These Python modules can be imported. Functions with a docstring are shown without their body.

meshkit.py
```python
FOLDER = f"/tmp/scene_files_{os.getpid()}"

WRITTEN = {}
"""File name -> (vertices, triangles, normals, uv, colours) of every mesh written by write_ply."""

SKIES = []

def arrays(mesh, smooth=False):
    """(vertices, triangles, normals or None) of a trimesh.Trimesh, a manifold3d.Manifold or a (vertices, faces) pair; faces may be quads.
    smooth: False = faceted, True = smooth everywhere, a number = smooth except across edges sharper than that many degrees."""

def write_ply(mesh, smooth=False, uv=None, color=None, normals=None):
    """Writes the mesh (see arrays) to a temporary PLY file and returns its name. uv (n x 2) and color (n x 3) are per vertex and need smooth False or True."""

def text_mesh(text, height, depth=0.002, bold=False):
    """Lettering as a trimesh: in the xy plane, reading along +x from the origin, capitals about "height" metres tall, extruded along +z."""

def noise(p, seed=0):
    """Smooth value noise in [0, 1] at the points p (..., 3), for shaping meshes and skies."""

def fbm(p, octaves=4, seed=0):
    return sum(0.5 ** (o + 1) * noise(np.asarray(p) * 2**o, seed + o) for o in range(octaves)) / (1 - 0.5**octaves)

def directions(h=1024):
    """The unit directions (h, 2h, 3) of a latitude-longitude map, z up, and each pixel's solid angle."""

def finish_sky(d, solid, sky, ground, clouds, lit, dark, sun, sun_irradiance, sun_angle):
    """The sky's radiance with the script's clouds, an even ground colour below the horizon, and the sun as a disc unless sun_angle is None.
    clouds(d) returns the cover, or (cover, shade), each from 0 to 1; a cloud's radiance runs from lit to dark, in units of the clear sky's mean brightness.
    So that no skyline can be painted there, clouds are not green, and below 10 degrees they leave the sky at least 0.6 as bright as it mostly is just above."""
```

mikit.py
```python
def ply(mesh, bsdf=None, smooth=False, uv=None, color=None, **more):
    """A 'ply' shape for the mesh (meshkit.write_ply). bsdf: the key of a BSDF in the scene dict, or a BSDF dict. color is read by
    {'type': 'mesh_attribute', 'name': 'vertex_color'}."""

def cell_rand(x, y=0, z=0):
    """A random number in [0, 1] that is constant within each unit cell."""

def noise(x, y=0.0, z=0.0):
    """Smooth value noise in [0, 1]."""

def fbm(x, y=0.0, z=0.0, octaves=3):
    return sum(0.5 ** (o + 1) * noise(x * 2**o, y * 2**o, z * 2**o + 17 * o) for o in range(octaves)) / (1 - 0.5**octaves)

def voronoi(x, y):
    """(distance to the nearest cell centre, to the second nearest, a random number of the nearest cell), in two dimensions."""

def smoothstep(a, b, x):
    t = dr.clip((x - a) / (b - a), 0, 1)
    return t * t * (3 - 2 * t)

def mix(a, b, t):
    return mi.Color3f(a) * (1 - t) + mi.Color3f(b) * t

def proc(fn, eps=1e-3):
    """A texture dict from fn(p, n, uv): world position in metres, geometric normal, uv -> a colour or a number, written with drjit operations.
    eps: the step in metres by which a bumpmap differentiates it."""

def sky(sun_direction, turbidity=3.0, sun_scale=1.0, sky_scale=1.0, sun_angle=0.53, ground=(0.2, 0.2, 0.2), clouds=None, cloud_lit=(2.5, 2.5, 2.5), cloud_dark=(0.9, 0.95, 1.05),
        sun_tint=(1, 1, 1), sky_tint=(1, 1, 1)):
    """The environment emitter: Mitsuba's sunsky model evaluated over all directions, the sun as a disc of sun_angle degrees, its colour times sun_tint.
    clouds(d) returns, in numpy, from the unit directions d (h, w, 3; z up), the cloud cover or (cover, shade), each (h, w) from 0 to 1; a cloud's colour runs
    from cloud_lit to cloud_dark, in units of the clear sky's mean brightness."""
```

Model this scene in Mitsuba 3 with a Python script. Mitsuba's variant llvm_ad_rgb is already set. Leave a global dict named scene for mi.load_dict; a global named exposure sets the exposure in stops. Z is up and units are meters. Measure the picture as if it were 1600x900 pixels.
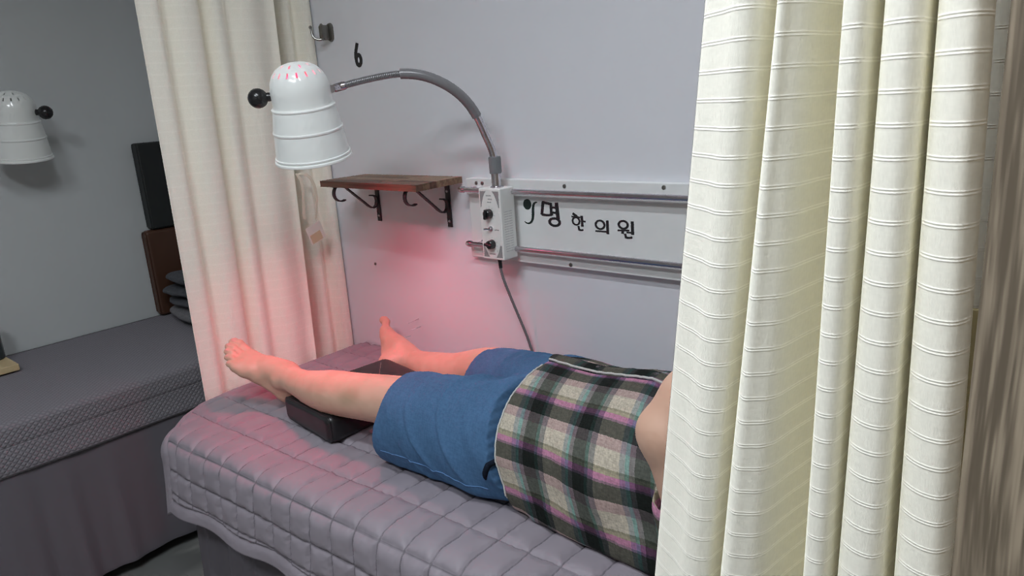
import math
import numpy as np, trimesh, manifold3d as m3, shapely, shapely.geometry as sg
import drjit as dr, mitsuba as mi, mikit, meshkit
from mikit import noise as dnoise, fbm as dfbm, smoothstep, mix, cell_rand

T = mi.ScalarTransform4f
scene, labels = {}, {}
V = lambda *a: np.array(a, float)

# ------------------------------------------------------------------ camera
exposure = 0.31
YAW, PITCH, ROLL, FPX, EYE = -0.716231663, 0.258813444, -0.0683220772, 1115.48, V(0, 0, 1.35)
_f0, _r0 = V(math.sin(YAW), math.cos(YAW), 0), V(math.cos(YAW), -math.sin(YAW), 0)
FWD = math.cos(PITCH) * _f0 - math.sin(PITCH) * V(0, 0, 1)
_u0 = np.cross(_r0, FWD)
UP = -math.sin(ROLL) * _r0 + math.cos(ROLL) * _u0
scene['camera'] = {'type': 'perspective', 'fov': math.degrees(2 * math.atan(800 / FPX)), 'fov_axis': 'x', 'near_clip': 0.02, 'far_clip': 50.0,
                   'to_world': T().look_at(origin=EYE.tolist(), target=(EYE + FWD).tolist(), up=UP.tolist())}

# ------------------------------------------------------------------ lights (ceiling panels; their housings are built below)
PANELS = [((-0.55, 0.20), (1.00, 0.07), 62.0), ((-0.55, -0.55), (0.9, 0.3), 22.0)]
PANEL_TINT = (0.96, 1.02, 1.08)
BULB_RADIANCE = (142.0, 4.6, 18.0)
NECK_RADIANCE = (2.0, 0.004, 0.12)

# ------------------------------------------------------------------ helpers
def add(key, mesh, bsdf, smooth=35, uv=None, **more):
    scene[key] = mikit.ply(mesh, bsdf, smooth, uv=uv, **more)
    return key
def tag(key, label=None, cat=None, group=None, kind=None):
    d = labels.setdefault(key, {})
    for k, v in (('label', label), ('category', cat), ('group', group), ('kind', kind)):
        if v: d[k] = v
def nm(base, i): return base if i == 0 else f'{base}_{i:03d}'
def cat(ms): return trimesh.util.concatenate([to_tm(m) for m in ms])
def to_tm(m):
    if hasattr(m, 'to_mesh'):
        q = m.to_mesh(); return trimesh.Trimesh(q.vert_properties[:, :3], q.tri_verts, process=False)
    return m
def box(x0, x1, y0, y1, z0, z1, r=0.0, seg=3):
    lo, hi = V(x0, y0, z0), V(x1, y1, z1)
    if r <= 0:
        m = trimesh.creation.box(extents=hi - lo); m.apply_translation((lo + hi) / 2); return m
    s = m3.Manifold.sphere(r, 4 * seg)
    return to_tm(m3.Manifold.batch_hull([s.translate([x, y, z]) for x in (x0 + r, x1 - r) for y in (y0 + r, y1 - r) for z in (z0 + r, z1 - r)]))
def frame_of(w, hint=(0, 0, 1)):
    w = np.asarray(w, float); w = w / np.linalg.norm(w)
    h = np.asarray(hint, float)
    if abs(w @ h) > 0.98 * np.linalg.norm(h): h = V(1, 0, 0)
    u = np.cross(h, w); u /= np.linalg.norm(u)
    return u, np.cross(w, u), w
def spline(pts, n=60):
    from scipy.interpolate import CubicSpline
    pts = np.asarray(pts, float)
    t = np.r_[0, np.cumsum(np.linalg.norm(np.diff(pts, axis=0), axis=1))]
    return CubicSpline(t, pts)(np.linspace(0, t[-1], n))
def tube(path, r, n=12, cap=True):
    path = np.asarray(path, float); m = len(path)
    r = np.broadcast_to(np.asarray(r, float), (m,))
    tan = np.gradient(path, axis=0); tan /= np.maximum(np.linalg.norm(tan, axis=1, keepdims=True), 1e-12)
    u, _, _ = frame_of(tan[0]); rings = []
    a = np.arange(n) * 2 * np.pi / n
    for i in range(m):
        u = u - (u @ tan[i]) * tan[i]; u /= np.linalg.norm(u); v = np.cross(tan[i], u)
        rings.append(path[i] + r[i] * (np.cos(a)[:, None] * u + np.sin(a)[:, None] * v))
    vs = np.vstack(rings); f = []
    i, j = np.meshgrid(np.arange(m - 1), np.arange(n), indexing='ij'); i, j = i.ravel(), j.ravel(); k = (j + 1) % n
    f = np.vstack([np.stack([i * n + j, i * n + k, (i + 1) * n + k], 1), np.stack([i * n + j, (i + 1) * n + k, (i + 1) * n + j], 1)])
    if cap:
        c0, c1 = len(vs), len(vs) + 1
        vs = np.vstack([vs, path[0], path[-1]]); jj = np.arange(n); kk = (jj + 1) % n
        f = np.vstack([f, np.stack([kk, jj, jj * 0 + c0], 1), np.stack([(m - 1) * n + jj, (m - 1) * n + kk, jj * 0 + c1], 1)])
    return trimesh.Trimesh(vs, f, process=False)
def rod(a, b, r, n=16): return tube(np.linspace(a, b, 2), r, n)
def lathe(prof, origin, axis, n=48, close=True):
    """prof: (radius, height) along the axis."""
    prof = np.asarray(prof, float); u, v, w = frame_of(axis); m = len(prof)
    a = np.arange(n) * 2 * np.pi / n
    vs = (np.asarray(origin) + prof[:, None, 1:2] * w + prof[:, None, :1] * (np.cos(a)[None, :, None] * u + np.sin(a)[None, :, None] * v)).reshape(-1, 3)
    i, j = np.meshgrid(np.arange(m - 1 + close), np.arange(n), indexing='ij'); i, j = i.ravel(), j.ravel(); k = (j + 1) % n; i2 = (i + 1) % m
    f = np.vstack([np.stack([i * n + j, i * n + k, i2 * n + k], 1), np.stack([i * n + j, i2 * n + k, i2 * n + j], 1)])
    t = trimesh.Trimesh(vs, f, process=False); t.merge_vertices(); t.update_faces(t.nondegenerate_faces())
    if t.volume < 0: t.invert()
    return t
def prism(poly, depth, origin, u, v):
    """extrudes a shapely polygon lying in the plane (origin, u, v) by depth along u x v."""
    w = np.cross(u, v); out = []
    for g in getattr(poly, 'geoms', [poly]):
        if g.is_empty: continue
        m = trimesh.creation.extrude_polygon(g, depth, engine='earcut'); p = m.vertices
        m.vertices = np.asarray(origin) + p[:, :1] * u + p[:, 1:2] * v + p[:, 2:3] * w; out.append(m)
    return trimesh.util.concatenate(out)
def strip(pts, up, w, th):
    """a flat bar bent along pts: width w along up, thickness th."""
    pts = np.asarray(pts, float); up = np.asarray(up, float)
    tan = np.gradient(pts, axis=0); nrm = np.cross(tan, up); nrm /= np.linalg.norm(nrm, axis=1, keepdims=True)
    rings = np.stack([pts + a * w / 2 * up + b * th / 2 * nrm for a, b in ((-1, -1), (1, -1), (1, 1), (-1, 1))], 1)
    m = len(pts); vs = rings.reshape(-1, 3); f = []
    for i in range(m - 1):
        for j in range(4):
            k = (j + 1) % 4
            f += [[i * 4 + j, i * 4 + k, i * 4 + 4 + k], [i * 4 + j, i * 4 + 4 + k, i * 4 + 4 + j]]
    e = (m - 1) * 4
    f += [[0, 2, 1], [0, 3, 2], [e, e + 1, e + 2], [e, e + 2, e + 3]]
    t = trimesh.Trimesh(vs, f, process=False); t.fix_normals(); return t
def grid_mesh(P):
    n, m = P.shape[:2]; i, j = np.meshgrid(np.arange(n - 1), np.arange(m - 1), indexing='ij'); i, j = i.ravel(), j.ravel()
    a, b, c, d = i * m + j, (i + 1) * m + j, (i + 1) * m + j + 1, i * m + j + 1
    return P.reshape(-1, 3), np.vstack([np.stack([a, b, c], 1), np.stack([a, c, d], 1)])
def sheet(P, th, uv=None):
    """a cloth sheet with thickness th behind its front (normals a x b), closed round the edge."""
    n, m = P.shape[:2]
    du, dv = np.gradient(P, axis=0), np.gradient(P, axis=1)
    N = np.cross(du, dv); N /= np.maximum(np.linalg.norm(N, axis=2, keepdims=True), 1e-12)
    v0, f0 = grid_mesh(P); v1, f1 = grid_mesh(P - th * N); k = n * m
    ring = np.r_[np.arange(m), np.arange(1, n) * m + m - 1, (n - 1) * m + np.arange(m - 2, -1, -1), np.arange(n - 2, 0, -1) * m]
    r2 = np.roll(ring, -1)
    side = np.vstack([np.stack([ring, ring + k, r2 + k], 1), np.stack([ring, r2 + k, r2], 1)])
    mesh = trimesh.Trimesh(np.vstack([v0, v1]), np.vstack([f0, f1[:, ::-1] + k, side[:, ::-1]]), process=False)
    if uv is not None: uv = np.vstack([uv.reshape(-1, 2)] * 2)
    return mesh, uv

def poly(pts, n=60):
    pts = np.asarray(pts, float); t = np.r_[0, np.cumsum(np.linalg.norm(np.diff(pts, axis=0), axis=1))]; u = np.linspace(0, t[-1], n)
    return np.stack([np.interp(u, t, pts[:, i]) for i in range(3)], 1)
# -- signed distance modelling
def smin(a, b, k):
    h = np.maximum(k - np.abs(a - b), 0) / k
    return np.minimum(a, b) - h * h * k * 0.25
def smax(a, b, k): return -smin(-a, -b, k)
def cone(p, a, b, ra, rb):
    a, b = np.asarray(a, float), np.asarray(b, float); ab = b - a
    t = np.clip(((p - a) @ ab) / max(ab @ ab, 1e-12), 0, 1)
    return np.linalg.norm(p - a - t[:, None] * ab, axis=1) - (ra + t * (rb - ra))
def ell(p, c, r, R=None):
    q = p - np.asarray(c, float)
    if R is not None: q = q @ np.asarray(R).T
    r = np.asarray(r, float); k0 = np.linalg.norm(q / r, axis=1); k1 = np.linalg.norm(q / (r * r), axis=1)
    return k0 * (k0 - 1) / np.maximum(k1, 1e-9)
def sdf_mesh(fn, lo, hi, h, B=8):
    lo = np.asarray(lo, float); n = np.ceil((np.asarray(hi) - lo) / h / B).astype(int)
    c = np.stack(np.meshgrid(*[np.arange(k) for k in n], indexing='ij'), -1).reshape(-1, 3)
    dc = fn(lo + (c * B + B / 2 - 0.5) * h)
    act = np.abs(dc) < B * h * 0.87 * 1.35 + h
    D = np.repeat(np.repeat(np.repeat(np.sign(dc).reshape(n).astype(np.float32), B, 0), B, 1), B, 2)
    off = np.stack(np.meshgrid(*[np.arange(B)] * 3, indexing='ij'), -1).reshape(-1, 3)
    for s in range(0, act.sum(), 600):
        ca = c[act][s:s + 600]; idx = (ca[:, None] * B + off).reshape(-1, 3)
        D[idx[:, 0], idx[:, 1], idx[:, 2]] = fn(lo + idx * h)
    S = D < 0
    cs = [(i, j, k) for i in (0, 1) for j in (0, 1) for k in (0, 1)]
    sh = np.array(D.shape) - 1
    sl = lambda A, o: A[o[0]:o[0] + sh[0], o[1]:o[1] + sh[1], o[2]:o[2] + sh[2]]
    cnt = sum(sl(S, o).astype(np.int8) for o in cs)
    cell = np.argwhere((cnt > 0) & (cnt < 8))
    ids = np.full(sh, -1, np.int32); ids[tuple(cell.T)] = np.arange(len(cell))
    vals = np.stack([D[cell[:, 0] + o[0], cell[:, 1] + o[1], cell[:, 2] + o[2]] for o in cs], 1)
    acc, num = np.zeros((len(cell), 3)), np.zeros(len(cell))
    for x in range(8):
        for y in range(x + 1, 8):
            if bin(x ^ y).count('1') != 1: continue
            a, b = vals[:, x], vals[:, y]; m = (a < 0) != (b < 0)
            t = np.where(m, a / np.where(m, a - b, 1), 0)[:, None]
            acc += np.where(m[:, None], np.array(cs[x]) + t * (np.array(cs[y]) - np.array(cs[x])), 0); num += m
    verts = lo + (cell + acc / num[:, None]) * h
    faces = []
    for ax in range(3):
        o = [0, 0, 0]; o[ax] = 1; a1, a2 = (ax + 1) % 3, (ax + 2) % 3
        A, Bq = S[:S.shape[0] - o[0], :S.shape[1] - o[1], :S.shape[2] - o[2]], S[o[0]:, o[1]:, o[2]:]
        e = np.argwhere(A != Bq); e = e[(e[:, a1] > 0) & (e[:, a2] > 0) & (e[:, a1] < sh[a1]) & (e[:, a2] < sh[a2])]
        q = []
        for d1, d2 in ((1, 1), (0, 1), (0, 0), (1, 0)):
            c2 = e.copy(); c2[:, a1] -= d1; c2[:, a2] -= d2; q.append(ids[tuple(c2.T)])
        q = np.stack(q, 1); ins = A[tuple(e.T)]; q = np.where(ins[:, None], q, q[:, ::-1])
        faces += [q[:, [0, 1, 2]], q[:, [0, 2, 3]]]
    t = trimesh.Trimesh(verts, np.vstack(faces), process=False)
    return t
def relax(m, it=4):
    import scipy.sparse as sp
    e = m.edges_unique; n = len(m.vertices); A = sp.coo_matrix((np.ones(len(e)), (e[:, 0], e[:, 1])), (n, n)).tocsr(); A = A + A.T
    W = sp.diags(1 / np.maximum(np.asarray(A.sum(1)).ravel(), 1)) @ A; v = np.array(m.vertices); a = 0
    for i in range(it):
        for w in (.45, -.40 if i < it - 1 else 0): v = v + w * (W @ v - v)
    dv = v - m.vertices; L = np.linalg.norm(dv, axis=1, keepdims=True); m.vertices = m.vertices + dv * np.minimum(1, .004 / np.maximum(L, 1e-9)); return m

# ------------------------------------------------------------------ materials
def rgb(c): return {'type': 'rgb', 'value': [float(x) for x in c]}
def P(key, color, rough=0.6, spec=0.4, metal=0.0, **more):
    b = {'type': 'principled', 'base_color': rgb(color) if isinstance(color, (tuple, list)) else color, 'roughness': rough, 'specular': spec, 'metallic': metal, **more}
    scene[key] = {'type': 'twosided', 'b': b}
def PB(key, color, bump, height, rough=0.8, spec=0.3, eps=1e-3, **more):
    b = {'type': 'principled', 'base_color': rgb(color) if isinstance(color, (tuple, list)) else mikit.proc(color), 'roughness': rough, 'specular': spec, **more}
    scene[key] = {'type': 'twosided', 'b': {'type': 'bumpmap', 'arbitrary': mikit.proc(bump, eps), 'scale': height, 'b': b}}

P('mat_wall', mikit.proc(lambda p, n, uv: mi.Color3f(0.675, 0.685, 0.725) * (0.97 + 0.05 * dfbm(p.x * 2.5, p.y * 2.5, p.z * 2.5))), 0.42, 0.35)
P('mat_wall_left_shaded', mikit.proc(lambda p, n, uv: mi.Color3f(0.56, 0.585, 0.59) * (0.97 + 0.05 * dfbm(p.x * 2.5, p.y * 2.5, p.z * 2.5))), 0.5, 0.3)  # same wall paint, base colour darkened to stand in for weaker light here
P('mat_corridor', (0.47, 0.45, 0.42), 0.6, 0.3)
P('mat_ceiling', (0.78, 0.78, 0.77), 0.9, 0.1)
def floor_col(p, n, uv):
    w = dfbm(p.x * 3 + 2 * dnoise(p.x * 2, p.y * 2), p.y * 3, octaves=4)
    return mix((0.16, 0.165, 0.16), (0.34, 0.34, 0.32), smoothstep(0.35, 0.65, w))
P('mat_floor', mikit.proc(floor_col), 0.35, 0.4)
def laminate(p, n, uv):
    g = dfbm((p.x + p.y) * 520 + 4 * dnoise(p.x * 30, p.y * 30, p.z * 9), p.z * 22.0, octaves=2)
    h = dnoise((p.x + p.y) * 110, p.z * 3.0)
    return mix((0.14, 0.11, 0.078), (0.37, 0.30, 0.22), smoothstep(0.2, 0.8, 0.75 * g + 0.25 * h))
P('mat_laminate', mikit.proc(laminate), 0.5, 0.35)
P('mat_white_enamel', (0.80, 0.825, 0.80), 0.16, 0.5, clearcoat=0.6, clearcoat_gloss=0.93)
P('mat_white_plastic', (0.74, 0.75, 0.725), 0.35, 0.45)
P('mat_board', (0.70, 0.715, 0.71), 0.3, 0.45)
P('mat_board_edge', (0.55, 0.55, 0.50), 0.4, 0.4)
P('mat_grey_print', (0.27, 0.275, 0.275), 0.5, 0.3)
P('mat_light_print', (0.55, 0.55, 0.55), 0.5, 0.3)
P('mat_black_plastic', (0.012, 0.012, 0.013), 0.22, 0.5)
P('mat_black_paint', (0.014, 0.015, 0.017), 0.45, 0.4)
P('mat_green_paint', (0.010, 0.022, 0.019), 0.45, 0.4)
scene['mat_chrome'] = {'type': 'roughconductor', 'material': 'Cr', 'alpha': 0.09}
scene['mat_flex'] = {'type': 'twosided', 'b': {'type': 'principled', 'base_color': rgb((0.36, 0.36, 0.375)), 'metallic': 0.85, 'roughness': 0.33}}
P('mat_steel', (0.42, 0.42, 0.44), 0.28, 0.5, 0.95)
P('mat_brass_dark', (0.21, 0.205, 0.19), 0.3, 0.5, 0.9)
P('mat_grey_rubber', (0.17, 0.18, 0.19), 0.6, 0.3)
P('mat_cord', (0.16, 0.16, 0.165), 0.5, 0.35)
P('mat_sleeve', (0.17, 0.17, 0.18), 0.18, 0.6, 0.0, clearcoat=1.0, clearcoat_gloss=0.95)
P('mat_black_vinyl', mikit.proc(lambda p, n, uv: mi.Color3f(0.014, 0.0145, 0.016) * (0.8 + 0.4 * dnoise(p.x * 40, p.y * 40, p.z * 40))), 0.34, 0.45)
P('mat_black_board', (0.017, 0.020, 0.020), 0.45, 0.4)
P('mat_brown_vinyl', (0.075, 0.034, 0.021), 0.38, 0.4)
P('mat_pine', mikit.proc(lambda p, n, uv: mix((0.62, 0.50, 0.30), (0.50, 0.37, 0.20), dfbm(p.x * 8, p.y * 60, p.z * 60))), 0.5, 0.3)
P('mat_dark_glaze', (0.035, 0.045, 0.045), 0.25, 0.5)
def shelf_wood(a, b, s):
    def f(p, n, uv):
        g = dfbm(p.x * 7 + s, p.y * 160, p.z * 120 + s, octaves=3)
        return mix(a, b, smoothstep(0.3, 0.7, g))
    return f
for i, (a, b) in enumerate([((0.115, 0.060, 0.038), (0.055, 0.028, 0.018)), ((0.19, 0.115, 0.070), (0.11, 0.062, 0.036)), ((0.26, 0.175, 0.11), (0.17, 0.10, 0.062))]):
    P(f'mat_walnut_{i}', mikit.proc(shelf_wood(a, b, 11.3 * i)), 0.42, 0.35)
def cloth_weave(u, v, f): return dnoise(u * f, v * f * 0.35) * 0.5 + dnoise(u * f * 0.35, v * f) * 0.5
# curtain: uv = metres along the cloth and up it
CURTAIN_COL = (0.88, 0.857, 0.752)
def curtain_mat(key, pitch, gain):
    def ln(v):
        a = v / pitch; fr = (a - dr.floor(a)) * pitch
        return dr.exp(-dr.square((fr - 0.004) / 0.0006)) + dr.exp(-dr.square((fr - 0.0062) / 0.0006))
    def col(p, n, uv):
        w = cloth_weave(uv.x, uv.y, 700.0)
        return mi.Color3f(*CURTAIN_COL) * (0.93 + 0.07 * w) + mi.Color3f(gain * 0.16) * ln(uv.y)
    def bmp(p, n, uv):
        return ln(uv.y) * 0.6 + 0.15 * cloth_weave(uv.x, uv.y, 500.0) + 0.2 * dnoise(uv.x * 25, uv.y * 9)
    front = {'type': 'bumpmap', 'arbitrary': mikit.proc(bmp, 4e-4), 'scale': 0.0007, 'b': {'type': 'principled', 'base_color': mikit.proc(col), 'roughness': 0.9, 'specular': 0.15, 'sheen': 0.3}}
    scene[key] = {'type': 'twosided', 'b': front}
curtain_mat('mat_curtain', 0.0215, 1.0)
curtain_mat('mat_curtain_far', 0.0287, 0.35)
P('mat_curtain_hem', (0.80, 0.80, 0.73), 0.9, 0.1)
P('mat_ribbon', (0.74, 0.68, 0.55), 0.85, 0.1)
P('mat_label', (0.80, 0.77, 0.70), 0.6, 0.2)
P('mat_label_print', (0.66, 0.55, 0.36), 0.6, 0.2)
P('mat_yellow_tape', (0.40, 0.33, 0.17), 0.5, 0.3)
def quilt_col(p, n, uv):
    st = 1 - smoothstep(0.0006, 0.0024, uv.x)
    return mix((0.262, 0.236, 0.268), (0.10, 0.09, 0.105), st * 0.75) * (0.95 + 0.1 * dnoise(p.x * 30, p.y * 30, p.z * 30))
def quilt_bump(p, n, uv): return dnoise(p.x * 60 + 3 * dnoise(p.x * 20, p.y * 20), p.y * 22, p.z * 22) * 1.0 + 0.15 * dnoise(p.x * 900, p.y * 900, p.z * 900)
PB('mat_quilt', quilt_col, quilt_bump, 0.0016, 0.55, 0.35, sheen=0.25)
def diamond(p, n, uv):
    a, b = (uv.x + uv.y) / 0.0165, (uv.x - uv.y) / 0.0165
    q = dr.minimum(dr.abs(a - dr.round(a)), dr.abs(b - dr.round(b)))
    return smoothstep(0.0, 0.3, q)
def diamond_col(p, n, uv): return mix((0.180, 0.170, 0.192), (0.232, 0.220, 0.242), diamond(p, n, uv))
PB('mat_diamond', diamond_col, diamond, 0.002, 0.75, 0.25)
PB('mat_skirt', (0.125, 0.117, 0.134), lambda p, n, uv: cloth_weave(p.x + p.y, p.z, 300.0), 0.0004, 0.85, 0.2)
P('mat_grey_pillow', mikit.proc(lambda p, n, uv: mi.Color3f(0.085, 0.088, 0.098) * (0.8 + 0.4 * dnoise(p.x * 180, p.y * 180, p.z * 180))), 0.85, 0.2)
P('mat_grey_cushion', mikit.proc(lambda p, n, uv: mi.Color3f(0.17, 0.165, 0.175) * (0.85 + 0.3 * dnoise(p.x * 150, p.y * 150, p.z * 150))), 0.85, 0.2)
def skin_col(p, n, uv):
    w = dfbm(p.x * 26, p.y * 26, p.z * 26)
    c = mix((0.60, 0.385, 0.285), (0.565, 0.345, 0.25), smoothstep(0.3, 0.75, w))
    d = lambda x, y, z, r: dr.exp(-(dr.square(p.x - x) + dr.square(p.y - y) + dr.square(p.z - z)) / (r * r))
    c = mix(c, (0.30, 0.22, 0.13), 0.45 * d(-1.262, 0.86, 0.735, 0.022) + 0.35 * d(-1.235, 0.855, 0.745, 0.02))
    c = mix(c, (0.33, 0.13, 0.10), 0.8 * d(-1.345, 0.852, 0.705, 0.0035) + 0.7 * d(-1.52, 0.878, 0.70, 0.004))
    return c
scene['mat_skin'] = {'type': 'twosided', 'b': {'type': 'principled', 'base_color': mikit.proc(skin_col), 'roughness': 0.48, 'specular': 0.4, 'sheen': 0.15}}
P('mat_nail', (0.62, 0.33, 0.28), 0.25, 0.5)
P('mat_hair', (0.012, 0.010, 0.009), 0.4, 0.4)
P('mat_eye', (0.7, 0.7, 0.7), 0.2, 0.5)
def denim_col(p, n, uv):
    w = cloth_weave(p.x * 1.0 + p.y * 0.2, p.z + p.y, 420.0); s = dfbm(p.x * 14, p.y * 14, p.z * 14)
    return mix((0.036, 0.090, 0.185), (0.080, 0.170, 0.305), 0.25 + 0.5 * w) * (0.86 + 0.28 * s)
PB('mat_denim', denim_col, lambda p, n, uv: cloth_weave(p.x, p.z + p.y, 420.0), 0.0005, 0.85, 0.2)
P('mat_denim_thread', (0.10, 0.21, 0.40), 0.8, 0.2)
P('mat_denim_dark', (0.008, 0.012, 0.022), 0.9, 0.1)
# plaid: bands across the body from u (metres along it), bands along the body from v (metres round it)
def bands(x, table, period):
    a = x / period; f = a - dr.floor(a); c = mi.Color3f(*table[0][1])
    for s, k in table[1:]:
        c = dr.select(f >= s, mi.Color3f(*k), c)
    return c
ROWS = [(0.0, (0.009, 0.010, 0.008)), (0.27, (0.33, 0.20, 0.21)), (0.46, (0.50, 0.45, 0.36)), (0.76, (0.15, 0.14, 0.085)), (0.80, (0.24, 0.21, 0.13)), (0.86, (0.40, 0.085, 0.25)), (0.96, (0.10, 0.04, 0.09))]
COLS = [(0.0, (0.62, 0.56, 0.46)), (0.40, (0.24, 0.29, 0.32)), (0.48, (0.10, 0.30, 0.30)), (0.54, (0.10, 0.10, 0.12)), (0.62, (0.012, 0.018, 0.017)), (0.84, (0.02, 0.06, 0.055)), (0.90, (0.13, 0.14, 0.15))]
def plaid(p, n, uv):
    j = 0.0012 * (dnoise(uv.x * 600, uv.y * 25) - 0.5); j2 = 0.0012 * (dnoise(uv.y * 600, uv.x * 25) - 0.5)
    A, B = bands(uv.y + j, ROWS, 0.100), bands(uv.x + j2, COLS, 0.115)
    t = cloth_weave(uv.x, uv.y, 650.0)
    c = dr.sqrt(A * B) * 0.88 + (A + B) * 0.055
    return c * (0.56 + 0.5 * t)
PB('mat_plaid', plaid, lambda p, n, uv: cloth_weave(uv.x, uv.y, 500.0) + 1.2 * dnoise(uv.x * 45, uv.y * 45), 0.0009, 0.9, 0.15)
P('mat_shirt_edge', (0.50, 0.50, 0.48), 0.9, 0.1)
P('mat_button', (0.06, 0.055, 0.06), 0.3, 0.5)
scene['mat_bulb'] = {'type': 'twosided', 'b': {'type': 'principled', 'base_color': rgb((0.5, 0.03, 0.03)), 'roughness': 0.15}}

# ------------------------------------------------------------------ the room
WX, WY, CH = -2.92, 1.3875, 2.45
def struct(key, mesh, mat, label=None, smooth=False):
    add(key, mesh, mat, smooth); tag(key, label, kind='structure')
struct('floor', box(WX - .1, 1.6, -1.6, WY + .1, -.08, 0), 'mat_floor', 'dark grey marbled vinyl floor between the beds')
struct('ceiling', box(WX - .1, 1.6, -1.6, WY + .1, CH, CH + .08), 'mat_ceiling')
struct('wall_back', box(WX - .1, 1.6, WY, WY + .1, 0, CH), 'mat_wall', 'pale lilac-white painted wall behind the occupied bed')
struct('wall_left', box(WX - .1, WX, -1.6, WY, 0, CH), 'mat_wall_left_shaded', 'pale painted wall along the empty bed, shade put into its colour')
struct('wall_front', box(WX - .1, 1.6, -1.7, -1.6, 0, CH), 'mat_corridor')
struct('wall_right', box(1.6, 1.7, -1.7, WY + .1, 0, CH), 'mat_corridor')
struct('wall_partition', box(-.052, 0.03, .45, WY, 0, 2.1), 'mat_laminate', 'wood-grain laminate partition at the right edge')
for i, ((cx, cy), (w, d), L) in enumerate(PANELS):
    k = nm('ceiling_light', i)
    fr = box(cx - w / 2 - .03, cx + w / 2 + .03, cy - d / 2 - .03, cy + d / 2 + .03, CH - .035, CH)
    hole = box(cx - w / 2, cx + w / 2, cy - d / 2, cy + d / 2, CH - .05, CH - .012)
    add(k + '__frame', fr.difference(hole), 'mat_white_plastic', False)
    q = trimesh.Trimesh([[cx - w / 2, cy - d / 2, CH - .02], [cx + w / 2, cy - d / 2, CH - .02], [cx + w / 2, cy + d / 2, CH - .02], [cx - w / 2, cy + d / 2, CH - .02]], [[0, 2, 1], [0, 3, 2]], process=False)
    scene[k + '__diffuser'] = mikit.ply(q, 'mat_white_plastic', False, emitter={'type': 'area', 'radiance': rgb([L * c for c in PANEL_TINT])})
    tag(k, ['slim ceiling tube light in front of the occupied bed', 'wide ceiling light over the aisle'][i], 'ceiling light')

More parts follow.
